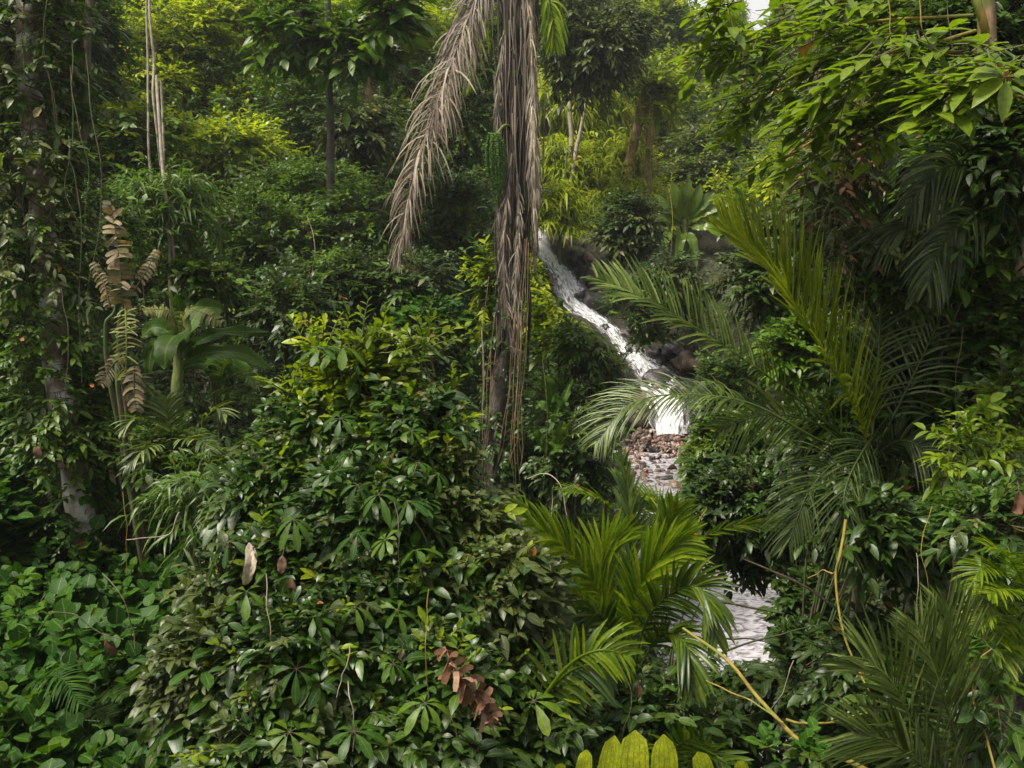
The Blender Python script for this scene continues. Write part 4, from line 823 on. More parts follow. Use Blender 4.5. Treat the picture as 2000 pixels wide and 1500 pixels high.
for (nm, lab, px, py, rx, ry, d, sp, n, nl, s1) in SH:
    bush(nm, lab, 'shrub' if 'tree' not in nm else 'small tree', px, py, rx, ry, d, sp, n, None, nl, scale=s1)

# small feather palms and ferns
def pinnate(name, label, cat, px, py, d, fr, nleaf, L, W, mat, group=None, ang=55, droop=.7, env=.5, r=.006, upv=None, gstem=True, stemr=.0):
    b = at(px, py, d); b0 = b.copy(); b0[2] = min(g1(b[0], b[1]), b[2])
    parts = []
    st = MB(M['gstem']); tubes(st, bez([b0, b], 6), np.full(6, max(stemr, r * 1.6)), 6); parts.append(('stem', st))
    for f in fr:
        ml = MB(M[mat], M['gstem']); frond(ml, ml, [b] + [at(*q) for q in f], nleaf, L, W, ang=ang, droop=droop, env=env, r=r, t0=.18, upv=Z if upv is None else np.array(upv)); parts.append(('frond', ml))
    return thing(name, label, cat, b0, parts, group)
pinnate('small_palm', 'small feather palm below the long banana leaves', 'palm', 335, 890, 9.2, [[(330, 830, 9), (325, 780, 8.9)], [(370, 850, 9), (420, 800, 8.8), (440, 810, 8.7)], [(300, 850, 9), (270, 820, 8.8), (240, 840, 8.7)], [(350, 860, 8.9), (390, 860, 8.6), (410, 880, 8.5)], [(310, 870, 8.9), (280, 880, 8.6), (250, 910, 8.5)]], 16, .26, .026, 'palmd', droop=.8)
pinnate('small_palm', 'dark feather palm seedling beside the left trunk', 'palm', 260, 930, 9.4, [[(250, 880, 9.2), (225, 840, 9)], [(280, 890, 9.2), (310, 850, 9)], [(240, 900, 9.1), (200, 890, 8.9)], [(275, 910, 9.1), (310, 920, 8.9)]], 14, .24, .024, 'palmd', droop=.8)
pinnate('small_palm', 'fan of dark narrow leaflets on the slope under the yellow canopy', 'palm', 270, 470, 14, [[(262, 430, 13.8), (240, 400, 13.7)], [(290, 430, 13.8), (320, 400, 13.7)], [(300, 450, 13.8), (340, 450, 13.7)], [(250, 440, 13.8), (215, 440, 13.7)]], 14, .36, .035, 'palm', droop=.8)
pinnate('fern', 'arching dark fern on the creeper bank at lower left', 'fern', 40, 1360, 6.3, [[(80, 1325, 6.2), (120, 1325, 6.1), (155, 1375, 6.0)]], 46, .20, .011, 'creep', ang=80, droop=.8, env=.4)
pinnate('fern', 'shaded fern right of the arching dark fern', 'fern', 160, 1390, 6.4, [[(190, 1365, 6.3), (225, 1355, 6.2), (250, 1360, 6.1)], [(185, 1390, 6.3), (215, 1400, 6.2)]], 40, .14, .010, 'dark', ang=80, droop=.6, env=.4)
pinnate('fern', 'pale fern frond right of the banana seedling', 'fern', 1090, 870, 12.6, [[(1110, 830, 12.4), (1140, 800, 12.3), (1168, 812, 12.2)], [(1115, 850, 12.4), (1145, 845, 12.3), (1165, 870, 12.2)]], 30, .22, .026, 'palmd', ang=75, droop=.4, env=.4)
pinnate('fern', 'fern frond right of the top of the big bush', 'fern', 800, 850, 10.5, [[(840, 815, 10.4), (880, 815, 10.3), (920, 830, 10.2)], [(845, 830, 10.4), (890, 850, 10.3), (930, 880, 10.2)]], 26, .30, .030, 'palmd', ang=60, droop=.6)
pinnate('fern', 'feathery fern in the shade behind the banana plant', 'fern', 420, 760, 12.4, [[(450, 735, 12.3), (480, 735, 12.2), (505, 755, 12.1)], [(440, 765, 12.3), (475, 770, 12.2), (505, 790, 12.1)], [(430, 740, 12.3), (440, 710, 12.2), (465, 700, 12.1)]], 34, .26, .018, 'palm', ang=78, droop=.4, env=.4)
pinnate('fern', 'green tree fern on the far bank right of the yellow bamboo', 'fern', 1460, 420, 30, [[(1440, 395, 29.8), (1415, 385, 29.7), (1395, 395, 29.6)], [(1480, 395, 29.8), (1500, 385, 29.7), (1525, 392, 29.6)], [(1455, 390, 29.8), (1450, 378, 29.6), (1435, 368, 29.4)], [(1470, 390, 29.8), (1485, 375, 29.6), (1500, 372, 29.4)]], 26, .5, .08, 'palmb', ang=75, droop=.3)

# ------------------------------------------------------------------ trees round the head of the valley
stemtree('bamboo_clump', 'bright yellow green bamboo thicket right of the palm trunk', [(1095, 460, 30), (1100, 400, 30), (1105, 300, 30)], .05, .03, 30, 'gstem', 'bamboo', [(1092, 350, 45, 60, 34, 'bamboo', 420, 9, 1.6), (1132, 375, 38, 55, 33.6, 'bamboo', 330, 8, 1.5), (1085, 420, 30, 50, 29.5, 'bamboo', 240, 6, 1.4)])
stemtree('bamboo_clump', 'yellow green bamboo below the leaning red trunks', [(1195, 420, 34), (1198, 350, 34), (1200, 320, 34)], .05, .03, 34, 'gstem', 'bamboo', [(1200, 350, 42, 55, 34, 'bamboo', 360, 8, 1.6), (1230, 400, 50, 35, 33, 'bamboo', 260, 7, 1.5)])
stemtree('bamboo_clump', 'golden bamboo behind the pale trunks', [(1120, 330, 37), (1125, 260, 37), (1130, 200, 37)], .05, .03, 37, 'gstem', 'bamboo', [(1120, 220, 70, 60, 37, 'bamboo', 420, 9, 1.9), (1180, 170, 60, 70, 39, 'farlime', 260, 8, 1.0)])
stemtree('pale_tree', 'glossy dark crowned tree with two pale leaning trunks', [(1112, 400, 33), (1116, 280, 33), (1112, 215, 33), (1118, 150, 33)], .11, .08, 33, 'pale', crowns=[(1150, 110, 75, 85, 30, 'grey', 560, 10, 1.35), (1100, 70, 55, 70, 30, 'grey', 360, 8, 1.35), (1215, 75, 60, 70, 31, 'grey', 360, 8, 1.3)])
stemtree('pale_tree', 'right hand of the two pale leaning trunks below the dark crown', [(1110, 380, 32.6), (1122, 300, 32.6), (1132, 260, 32.6), (1142, 215, 32.6), (1150, 150, 33)], .09, .06, 33, 'pale')
stemtree('red_trunk_tree', 'reddish vine hung trunk left of a pair at the valley head', [(1222, 440, 33), (1230, 330, 33), (1245, 240, 33), (1262, 165, 33.2)], .24, .17, 33, 'redb', crowns=[(1255, 150, 55, 40, 33, 'far', 100, 6, .7)])
stemtree('red_trunk_tree', 'reddish vine hung trunk right of a pair at the valley head', [(1262, 430, 32.5), (1266, 330, 32.5), (1268, 250, 32.7), (1275, 170, 33)], .16, .12, 33, 'redb', crowns=[(1290, 190, 40, 40, 33, 'lime3', 130, 6, 1.3)])
cl = MB(M['lime'], M['ystem'])
for q in range(14):
    x0 = 1258 + rng.normal() * 20; y0 = U(150, 260); vine(cl, [at(x0, y0, 32.4), at(x0 + U(-6, 6), y0 + 70, 32.3), at(x0 + U(-8, 8), y0 + U(110, 240), 32.2)], .017, 12, mi=1)
clothe(cl, bez([at(1240, 420, 32.6), at(1262, 180, 32.6)], 12), .35, 90, 'lime3', .8)
thing('climber', 'brown and yellow hanging vines on the pair of reddish trunks', 'climber', at(1250, 420, 32.4), cl)
FT = [('far_tree', 'pale rounded tree standing before the dark cliff', 1400, 285, 90, 42, 40, 'fargrey', 520, 9, .9, 'pale'), ('far_tree', 'pale tree lower left of the rounded one before the cliff', 1360, 345, 60, 35, 38, 'fargrey', 260, 7, .85, 'pale'),
 ('far_tree', 'hazy green tree under the gap of sky', 1420, 70, 110, 60, 60, 'far', 300, 9, 1.3, 'bark'), ('far_tree', 'hazy green tree right of the sky gap', 1545, 90, 90, 90, 55, 'far', 300, 9, 1.3, 'bark'), ('far_tree', 'tall green tree left of the sky gap', 1290, 60, 70, 80, 55, 'farlime', 320, 9, 1.2, 'bark'),
 ('far_tree', 'far tree with hanging creepers above the bamboo', 1215, 180, 60, 80, 46, 'far', 260, 8, 1.1, 'pale'), ('far_tree', 'yellowish far tree behind the reddish trunks', 1320, 170, 70, 70, 48, 'farlime', 260, 8, 1.1, 'bark'), ('far_tree', 'dull green far tree beneath the overhanging leaves', 1450, 190, 90, 50, 50, 'far', 260, 8, 1.1, 'bark'),
 ('far_tree', 'dark far tree at the top behind the palm', 1100, -10, 110, 60, 44, 'far', 300, 8, 1.2, 'bark'), ('far_tree', 'tall grey green tree at the top left corner', 60, 60, 130, 130, 19, 'grey', 520, 9, 1.5, 'pale'), ('far_tree', 'leafy tree between the corner and the yellow canopy', 170, 120, 80, 130, 21, 'mid', 420, 8, 1.5, 'bark'),
 ('far_tree', 'dark tree behind the yellow canopy near the top', 540, 90, 60, 110, 32, 'far', 260, 8, .8, 'bark'), ('far_tree', 'dim tall tree behind the slender dark trunk', 650, 120, 90, 110, 35, 'far', 300, 8, .9, 'darkb'), ('far_tree', 'grassy green tree right of the arching frond', 930, 130, 50, 120, 28, 'mid', 340, 8, 1.6, 'bark'),
 ('far_tree', 'lime tree low on the right of the valley', 1560, 370, 70, 70, 27, 'lime3', 420, 9, 1.1, 'bark'), ('far_tree', 'yellow green tree behind the hanging brown leaves', 1600, 440, 80, 70, 22, 'lime3', 420, 9, 1.0, 'bark'), ('far_tree', 'dark shrub tree under the lime tree', 1540, 450, 60, 35, 20, 'grey', 200, 7, 1.0, 'bark')]
for (nm, lab, px, py, rx, ry, d, sp, n, nl, s1, bk) in FT: bush(nm, lab, 'tree', px, py, rx, ry, d, sp, int(n * 1.3), None, nl, bark=bk, r0=.16, scale=s1, nst=5)
mb = MB(M['rock']); rock_into(mb, at(1490, 345, 44), 2.3, (1.5, .5, 1.1)); kind(mb.obj('cliff'), 'structure')
for k, px in enumerate((1431, 1442, 1452, 1475)):
    stemtree('sapling', ('thin pale trunk under the rounded tree, ' + ['leftmost of four', 'second of four', 'third of four', 'rightmost of four'][k]), [(px, 385, 39), (px, 340, 39), (px + 3, 300, 39)], .06, .05, 39, 'pale', 'sapling', group='thin trunks before the cliff')
# ------------------------------------------------------------------ right hand thicket
stemtree('right_tree', 'dark trunked tree at the right edge carrying the overhanging limb', [(1975, 800, 8.5), (1972, 560, 8.5), (1965, 380, 8.5), (1935, 150, 8.4), (1915, -60, 8.3)], .10, .08, 8.5, 'redb', crowns=[(1900, 330, 110, 120, 9.4, 'midn', 260, 8, 1.0), (1960, 560, 70, 120, 9.2, 'darkn', 200, 7, 1.1)])
ov = MB(M['yell'], M['twig']); lm = MB(M['ystem'])
bo = at(1990, 160, 6.8)
trunk(lm, [at(1880, -60, 6.6), at(1905, 40, 6.6), at(1945, 105, 6.7), at(2030, 170, 6.8)], .035, .025, 8)
br = [[(1900, 30, 6.6), (1750, 40, 6.6), (1560, 60, 6.8), (1450, 90, 7.0), (1385, 105, 7.2)], [(1905, 60, 6.6), (1760, 110, 6.5), (1600, 130, 6.6), (1500, 175, 6.8), (1440, 200, 7)], [(2000, 150, 6.7), (1880, 190, 6.3), (1760, 210, 6.3), (1640, 255, 6.4), (1530, 300, 6.6)],
      [(1890, 0, 6.6), (1740, -10, 6.8), (1600, 0, 7), (1480, 20, 7.3)], [(1895, -20, 6.6), (1700, -40, 6.3), (1560, -30, 6.3), (1460, -15, 6.6), (1410, 0, 6.8)], [(1950, 110, 6.6), (1840, 100, 6.0), (1720, 120, 5.9), (1600, 190, 6.0)], [(2020, 170, 6.4), (1980, 140, 5.6), (1930, 150, 5.4), (1880, 170, 5.4)]]
for c in br:
    P = wob(bez([at(*q) for q in c], 26), .03); tubes(lm, P, np.linspace(.014, .004, 26), 5)
    i = rng.integers(3, 26, 40); o = P[i] + rnd(40, 3) * .07
    T = nrm(np.gradient(P, axis=0))[i]; d = nrm(T * .8 + rnd(40, 3) * np.array([.5, .6, .25]) - Z * .12)
    sprays(ov, o, d, dict(m='yell', L=.19, W=.40, K=8, tw=.32, prof='oval', ub=2.2, droop=.2, un=.3, fz=.45), 0, 1)
thing('overhanging_tree', 'overhanging limb of large bright backlit leaves at top right', 'tree', at(2030, 170, 6.8), [('limb', lm), ('foliage', ov)])
fl = MB(M['yell'], M['ystem']); cc = at(1965, 150, 4.8)    # whorl of big leaves with a small flower head
for a, L_, up_ in ((200, .30, .1), (170, .28, .3), (235, .30, -.3), (20, .3, .2), (265, .24, -.7), (150, .22, .6), (320, .25, -.3)):
    d_ = np.array([math.cos(math.radians(a)), -.25, up_]); leaves(fl, cc[None] + nrm(d_) * .03, d_[None], np.array([[0, -.5, 1.]]), L_ * .75, L_ * .34, 'oval', .7, .25, .25)
for q in range(50):
    u = nrm(rnd(3)); tubes(fl, bez([cc, cc + u * np.array([.05, .04, .03])], 3), np.full(3, .0025), 3, 1)
trunk(fl, [cc, at(1990, 180, 5.2), at(2030, 210, 5.6)], .008, .014, 5, mi=1)
thing('leafy_shoot', 'shoot with large lime leaves round a yellow flower head, far right', 'plant', cc, fl)
ivy = MB(M['brown'], M['twig'], M['grey'])                 # curtain of brownish round leaves
P4 = bez([at(1620, 120, 8), at(1640, 260, 8), at(1625, 400, 8), at(1640, 500, 8)], 24)
clothe(ivy, P4, .24, 90, 'greyn', .85, mi=0, up=-.5); clothe(ivy, P4, .32, 210, 'greyn', .9, mi=2, up=-.5)
for q in range(16): x0 = 1630 + rng.normal() * 25; vine(ivy, [at(x0, 60, 8.1), at(x0 + U(-15, 15), 260, 8), at(x0 + U(-25, 25), U(400, 620), 8)], .007, 14, mi=1)
thing('climber', 'curtain of brown and grey round leaves hanging under the overhanging limb', 'climber', at(1640, 560, 8), ivy)
SR = [
 ('thicket_tree', 'dark leafy tree crown behind the hanging brown leaves', 'tree', 1700, 200, 130, 130, 11, 'midn', 520, 9, 1.3),
 ('thicket_tree', 'leafy dark tree crown at the upper right corner', 'tree', 1900, 100, 140, 120, 10, 'darkn', 420, 9, 1.3),
 ('thicket_tree', 'green leafed tree crown left of the right edge trunk', 'tree', 1810, 360, 110, 110, 11, 'midn', 460, 9, 1.3),
 ('thicket_tree', 'dim leafy crown behind the upright palm frond', 'tree', 1700, 420, 100, 90, 12, 'midn', 360, 8, 1.3),
 ('bank_shrub', 'grey green shrub behind the bright palm frond', 'shrub', 1500, 560, 110, 80, 14, 'grey', 380, 8, .85),
 ('bank_shrub', 'pale leaved shrub right of the bright palm frond', 'shrub', 1790, 620, 100, 90, 9.5, 'greyn', 330, 8, 1.2),
 ('bank_shrub', 'leafy shrub below the middle of the bright palm frond', 'shrub', 1570, 700, 90, 70, 11.5, 'midn', 320, 8, 1.0),
 ('bank_shrub', 'light green shrub on the right bank beside the lower fall', 'shrub', 1420, 740, 80, 70, 15, 'mid', 360, 8, .8),
 ('bank_shrub', 'yellow green bushy shrub above the stony stream bed', 'shrub', 1410, 870, 90, 90, 12, 'midn', 520, 9, .95),
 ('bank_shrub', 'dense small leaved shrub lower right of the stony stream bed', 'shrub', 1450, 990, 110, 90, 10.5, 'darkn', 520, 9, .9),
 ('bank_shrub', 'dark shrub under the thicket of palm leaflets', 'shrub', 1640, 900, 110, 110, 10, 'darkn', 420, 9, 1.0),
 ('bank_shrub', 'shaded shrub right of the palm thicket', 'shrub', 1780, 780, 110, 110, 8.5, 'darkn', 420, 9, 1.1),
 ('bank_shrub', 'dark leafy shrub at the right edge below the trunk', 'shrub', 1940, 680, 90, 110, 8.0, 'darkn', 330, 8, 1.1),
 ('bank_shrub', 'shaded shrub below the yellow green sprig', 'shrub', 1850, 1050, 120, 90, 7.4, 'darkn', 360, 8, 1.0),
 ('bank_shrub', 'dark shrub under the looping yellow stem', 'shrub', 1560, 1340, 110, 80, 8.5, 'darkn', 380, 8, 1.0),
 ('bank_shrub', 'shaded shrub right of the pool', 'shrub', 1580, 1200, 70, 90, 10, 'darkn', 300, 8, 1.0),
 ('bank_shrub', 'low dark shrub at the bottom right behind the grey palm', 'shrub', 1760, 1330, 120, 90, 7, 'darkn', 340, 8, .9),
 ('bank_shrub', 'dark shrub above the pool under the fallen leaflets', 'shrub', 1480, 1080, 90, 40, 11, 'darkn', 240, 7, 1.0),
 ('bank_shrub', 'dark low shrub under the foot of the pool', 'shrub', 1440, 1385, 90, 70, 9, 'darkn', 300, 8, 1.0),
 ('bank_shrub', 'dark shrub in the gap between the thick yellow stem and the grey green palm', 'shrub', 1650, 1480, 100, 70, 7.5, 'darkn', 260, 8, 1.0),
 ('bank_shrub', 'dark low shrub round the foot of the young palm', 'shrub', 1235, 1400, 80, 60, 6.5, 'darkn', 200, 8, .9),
 ('bank_shrub', 'dark leaves behind the lime leaf tips', 'shrub', 1330, 1450, 100, 70, 8, 'darkn', 300, 8, 1.0),
 ('bank_shrub', 'leafy shrub growing up through the middle of the feather palm', 'shrub', 1640, 830, 70, 60, 8.0, 'darkn', 200, 7, .85),
 ('bank_shrub', 'pale small leaved shrub tangled in the upright palm frond', 'shrub', 1740, 540, 90, 90, 8.0, 'greyn', 240, 8, 1.0),
 ('bank_shrub', 'leafy tangle below the dark feather palm at right', 'shrub', 1860, 500, 90, 90, 8.0, 'midn', 240, 8, .95),
 ('bank_shrub', 'dark leaves hiding the trunk at the upper right edge', 'shrub', 1975, 330, 60, 120, 7.6, 'darkn', 240, 7, 1.0),
 ('bank_shrub', 'dark leafy tangle under the drooping palm fronds', 'shrub', 1680, 1010, 110, 70, 6.9, 'darkn', 220, 8, .9),
 ('sprig_shrub', 'glossy yellow green sprigs of a shrub at right', 'shrub', 1890, 900, 90, 100, 6.2, 'yell', 46, 6, .72),
 ('sprig_shrub', 'green small leaved shrub at the right edge above the fern', 'shrub', 1940, 1030, 80, 60, 5.8, 'glossy', 90, 6, 1.0),
 ('sprig_shrub', 'bright leafy sprigs in the bottom right corner', 'shrub', 1940, 1410, 70, 60, 4.9, 'glossyb', 26, 5, .6),
 ('sprig_shrub', 'green leafy shrub at right edge above the yellow sprigs', 'shrub', 1960, 800, 60, 60, 6.6, 'midn', 80, 6, .8),
]
for (nm, lab, cat, px, py, rx, ry, d, sp, n, nl, s1) in SR: bush(nm, lab, cat, px, py, rx, ry, d, sp, n, None, nl, scale=s1, r0=.022, nst=2)

# palm fronds of the right thicket
def pfrond(label, ctrl, nleaf, L, W, mat, name='palm_frond', upv=None, group='palm fronds reaching out of the right thicket', **k):
    ml = MB(M[mat]); P = [at(*c) for c in ctrl]
    frond(ml, ml, P, nleaf, L, W, upv=Z if upv is None else np.array(upv), **k)
    return ml
# palm A: bright frond plus its companions, growing from one crown near (1690,840)
bA = at(1700, 900, 7.6); b0 = bA.copy(); b0[2] = g1(b0[0], b0[1])
st = MB(M['bark']); trunk(st, [b0, bA - Z * .6, bA], .05, .04, 9)
fr = [('stem', st)]
fA = [pfrond('', [(1700, 900, 7.5), (1670, 800, 7.3), (1600, 680, 7.0), (1510, 540, 6.9), (1410, 445, 6.9)], 140, .72, .028, 'palmy', ang=46, droop=.30, lift=.35, env=.6, asym=(.9, 1.1), upv=(.55, -.6, .6), t0=.1),
      pfrond('', [(1700, 900, 7.6), (1715, 700, 7.8), (1722, 500, 8.0), (1715, 330, 8.3), (1740, 250, 8.4)], 60, .62, .018, 'palmk', ang=52, droop=.55, lift=.2, env=.5, upv=(.1, -1, .2)),
      pfrond('', [(1700, 900, 7.6), (1790, 720, 7.8), (1860, 560, 8.0), (1880, 420, 8.0), (1850, 330, 7.9)], 54, .7, .020, 'palmk', ang=50, droop=.9, lift=.1, upv=(-.3, -1, .3)),
      pfrond('', [(1700, 900, 7.5), (1560, 780, 7.2), (1420, 680, 7.0), (1290, 600, 7.0), (1165, 545, 7.1)], 60, .46, .022, 'palmd', ang=58, droop=.5, lift=.45, env=.55, upv=(.2, -.5, .8), t0=.3),
      pfrond('', [(1700, 900, 7.5), (1600, 860, 7.0), (1470, 790, 6.8), (1340, 770, 6.8), (1230, 790, 6.8), (1165, 865, 6.8)], 80, .42, .011, 'palmd', ang=62, droop=.9, lift=.25, env=.55, upv=(0, -.4, 1), t0=.42),
      pfrond('', [(1700, 900, 7.4), (1640, 900, 7.0), (1580, 960, 6.8), (1540, 1060, 6.7)], 52, .5, .014, 'palmk', ang=52, droop=.7, lift=.1, upv=(0, -1, .4)),
      pfrond('', [(1700, 900, 7.4), (1700, 860, 7.0), (1650, 960, 6.6), (1660, 1090, 6.5)], 52, .45, .013, 'palmk', ang=50, droop=.6, lift=.1, upv=(0, -1, .4)),
      pfrond('', [(1700, 900, 7.5), (1760, 860, 7.2), (1830, 900, 7.0), (1900, 1000, 6.9)], 46, .45, .014, 'palmk', ang=50, droop=.8, lift=.1, upv=(0, -1, .4)),
      pfrond('', [(1700, 900, 7.5), (1600, 830, 7.3), (1500, 810, 7.2), (1400, 840, 7.1)], 36, .45, .018, 'palm', ang=55, droop=.5, lift=.2, upv=(0, -1, .4))]
labs = ['bright green backlit frond', None, None, 'frond with leaflets curled at their tips', 'thin greyish frond arching across the waterfall', None, None, None, None]
eA = thing('feather_palm', 'feather palm in the right thicket with one bright green frond', 'palm', b0, fr + [('frond', f) for f in fA])
if eA.type == 'EMPTY':
    for c_, l_ in zip([c for c in eA.children if c.name.startswith('frond')], labs):
        if l_: c_['label'] = l_
# palm B: upper right dark palm with broad drooping leaflets
bB = at(1960, 400, 8.0); b0 = bB.copy(); b0[2] = g1(b0[0], b0[1]); st = MB(M['redb']); trunk(st, [b0, at(1965, 700, 8.2), bB], .10, .07, 9)
thing('feather_palm', 'dark feather palm high at the right edge', 'palm', b0, [('trunk', st)] + [('frond', pfrond('', c, 52, .55, .022, 'palmk', ang=45, droop=1.2, lift=.1, upv=(0, -1, .4))) for c in
   ([(1960, 400, 8), (1900, 330, 7.7), (1840, 330, 7.5), (1770, 400, 7.4)], [(1960, 400, 8), (1960, 290, 7.8), (1930, 230, 7.7), (1890, 220, 7.6)], [(1960, 400, 8), (1900, 420, 7.6), (1840, 480, 7.5), (1810, 560, 7.4)], [(1960, 400, 8), (1880, 370, 7.8), (1780, 440, 7.7), (1700, 470, 7.7)])])
# palm C: grey palm bottom right
bC = at(1905, 1560, 4.9); b0 = bC.copy(); b0[2] = min(b0[2] - .3, g1(b0[0], b0[1])); st = MB(M['bark']); trunk(st, [b0, bC], .06, .05, 9)
thing('feather_palm', 'grey green palm with stiff narrow leaflets at bottom right', 'palm', b0, [('trunk', st)] + [('frond', pfrond('', c, int(n_ * 1.25), .40, .015, 'palmd', ang=a_, droop=.25, lift=.15, env=.5, upv=(.2, -1, .3), t0=.1)) for c, n_, a_ in
   (([(1905, 1560, 4.9), (1860, 1420, 4.7), (1830, 1320, 4.6), (1790, 1220, 4.6)], 50, 42), ([(1905, 1560, 4.9), (1800, 1440, 4.6), (1740, 1330, 4.5), (1690, 1290, 4.5)], 40, 40), ([(1905, 1560, 4.9), (1810, 1500, 4.6), (1740, 1450, 4.5), (1670, 1430, 4.5)], 34, 38), ([(1905, 1560, 4.9), (1890, 1400, 4.9), (1870, 1280, 4.9), (1850, 1180, 4.9)], 40, 40))])
# palm D: bright young palm in the lower middle
bD = at(1235, 1330, 6.9); b0 = bD.copy(); b0[2] = min(b0[2], g1(b0[0], b0[1])); st = MB(M['gstem']); trunk(st, [b0, bD - Z * .2, bD], .07, .05, 9)
fd = []
for c, n_, a_, L_, m_, uv in (([(1235, 1330, 6.9), (1170, 1160, 6.7), (1080, 1050, 6.5), (960, 995, 6.3)], 44, 40, .42, 'palmb', (.4, -.6, .8)), ([(1235, 1330, 6.9), (1150, 1190, 6.8), (1050, 1060, 6.8), (1000, 1000, 6.8)], 34, 40, .42, 'palmb', (.6, -.6, .6)),
      ([(1235, 1330, 6.9), (1185, 1180, 6.9), (1175, 1100, 6.9), (1215, 1040, 6.9)], 30, 30, .5, 'palmb', (0, -1, .2)), ([(1235, 1330, 6.9), (1235, 1200, 6.7), (1270, 1110, 6.6), (1340, 1050, 6.5)], 36, 32, .5, 'palmb', (-.3, -1, .3)),
      ([(1235, 1330, 6.9), (1260, 1220, 6.6), (1310, 1160, 6.4), (1370, 1150, 6.2), (1400, 1250, 6.1)], 36, 45, .42, 'palm', (0, -1, .5)), ([(1235, 1330, 6.9), (1200, 1250, 6.5), (1170, 1200, 6.3), (1130, 1220, 6.2)], 24, 40, .36, 'palm', (0, -1, .5)),
      ([(1235, 1330, 6.9), (1290, 1240, 6.7), (1340, 1260, 6.4), (1350, 1340, 6.3)], 30, 40, .42, 'palm', (0, -1, .5)), ([(1235, 1330, 6.9), (1280, 1140, 7.0), (1300, 1060, 7.1), (1320, 990, 7.1)], 30, 34, .42, 'palmb', (0, -1, .2)),
      ([(1235, 1330, 6.9), (1225, 1150, 7.0), (1230, 1030, 7.1), (1218, 900, 7.2)], 22, 22, .38, 'palm', (0, -1, .2))):
    fd.append(('frond', pfrond('', c, int(n_ * 1.3), L_ * .85, .027, m_, ang=a_, droop=.75, lift=.15, env=.5, upv=uv, t0=.22, r=.012)))
thing('young_palm', 'bright green young palm with broad pleated fronds in the lower middle', 'palm', b0, [('stem', st)] + fd)
bE = at(1160, 1400, 5.6); b0 = bE.copy(); b0[2] = min(b0[2], g1(b0[0], b0[1])); st = MB(M['gstem']); trunk(st, [b0, bE], .02, .014, 7)
thing('young_palm', 'low palm frond with pale striped leaflets under the young palm', 'palm', b0, [('stem', st), ('frond', pfrond('', [(1045, 1385, 5.4), (1090, 1330, 5.3), (1140, 1300, 5.2), (1190, 1310, 5.2)], 17, .30, .032, 'palm', ang=68, droop=.7, lift=.1, upv=(0, -.8, .6), t0=.02)),
   ('frond', pfrond('', [(1045, 1385, 5.4), (1110, 1300, 5.2), (1170, 1270, 5.1), (1225, 1280, 5.1)], 13, .26, .02, 'palmb', ang=60, droop=.9, lift=.1, upv=(0, -.8, .6), t0=.4))])
bF = at(1340, 1520, 4.9); b0 = bF.copy(); b0[2] = min(b0[2] - .2, g1(b0[0], b0[1])); st = MB(M['gstem']); trunk(st, [b0, bF], .03, .02, 7)
thing('young_palm', 'dark green fan of narrow leaflets behind the lime leaf tips', 'palm', b0, [('stem', st), ('frond', pfrond('', [(1300, 1560, 4.9), (1310, 1490, 4.7), (1320, 1460, 4.6), (1350, 1440, 4.5)], 16, .30, .024, 'palm', ang=60, droop=.4, lift=.1, upv=(0, -1, .3))), ('frond', pfrond('', [(1330, 1560, 4.9), (1345, 1500, 4.7), (1380, 1470, 4.6), (1420, 1490, 4.5)], 14, .26, .024, 'palm', ang=55, droop=.3, lift=.1, upv=(0, -1, .3)))])
# tall yellow-tipped palm stalk at (1360,1040)
pk = MB(M['ystem'], M['palmb']); trunk(pk, [at(1325, 1110, 7.6), at(1345, 1060, 7.6), at(1385, 985, 7.6)], .022, .008, 6)
fr2 = MB(M['palmb']); frond(fr2, fr2, [at(1345, 1055, 7.6), at(1310, 1020, 7.5), at(1280, 1010, 7.4), at(1240, 1030, 7.3)], 26, .26, .016, ang=60, droop=.6, upv=np.array([0, -1, .4]), r=.008)
frond(fr2, fr2, [at(1345, 1060, 7.6), at(1420, 1030, 7.5), at(1480, 1022, 7.4), at(1530, 1020, 7.3)], 22, .2, .014, ang=25, droop=.2, upv=np.array([0, -1, .4]), r=.006)
frond(fr2, fr2, [at(1325, 1110, 7.6), at(1300, 1010, 7.7), at(1270, 980, 7.8), at(1225, 965, 7.8)], 26, .24, .016, ang=55, droop=.8, upv=np.array([0, -1, .4]), r=.006)
thing('young_palm', 'thick yellow palm stalk with feathery lime leaflets above the young palm', 'palm', at(1325, 1110, 7.6), [('stem', pk), ('frond', fr2)])

# the broad ribbed lime leaf that pokes in at the bottom
ff = MB(M['front'])
for px0, px1, ty, w_ in ((1132, 1146, 1464, .045), (1172, 1200, 1436, .060), (1232, 1240, 1426, .085), (1300, 1296, 1434, .074), (1388, 1364, 1468, .055), (1462, 1440, 1486, .04), (1088, 1098, 1490, .03)):
    b_ = at(px0 - (px0 - 1250) * .2, 1700, 2.5); t_ = at(px1, ty, 2.35)
    blade(ff, [b_, at(px0, 1580, 2.4), at((px0 + px1) / 2, 1510, 2.36), t_], w_, U(.2, .8), n=16, fold=.15, ripple=.0012, upv=np.array([0, -1., .15]), wprof=([0, .3, .68, .84, .93, 1], [.5, .9, 1, U(.88, .98), U(.62, .8), .06]))
frb = MB(M['gstem']); trunk(frb, [at(1250, 1900, 2.7), at(1250, 1720, 2.5), at(1240, 1690, 2.5)], .012, .008, 6)
thing('ribbed_leaf', 'broad ribbed lime yellow leaf fingers poking up at the bottom edge', 'leaf', at(1250, 1900, 2.7), [('blade', ff), ('stalk', frb)])

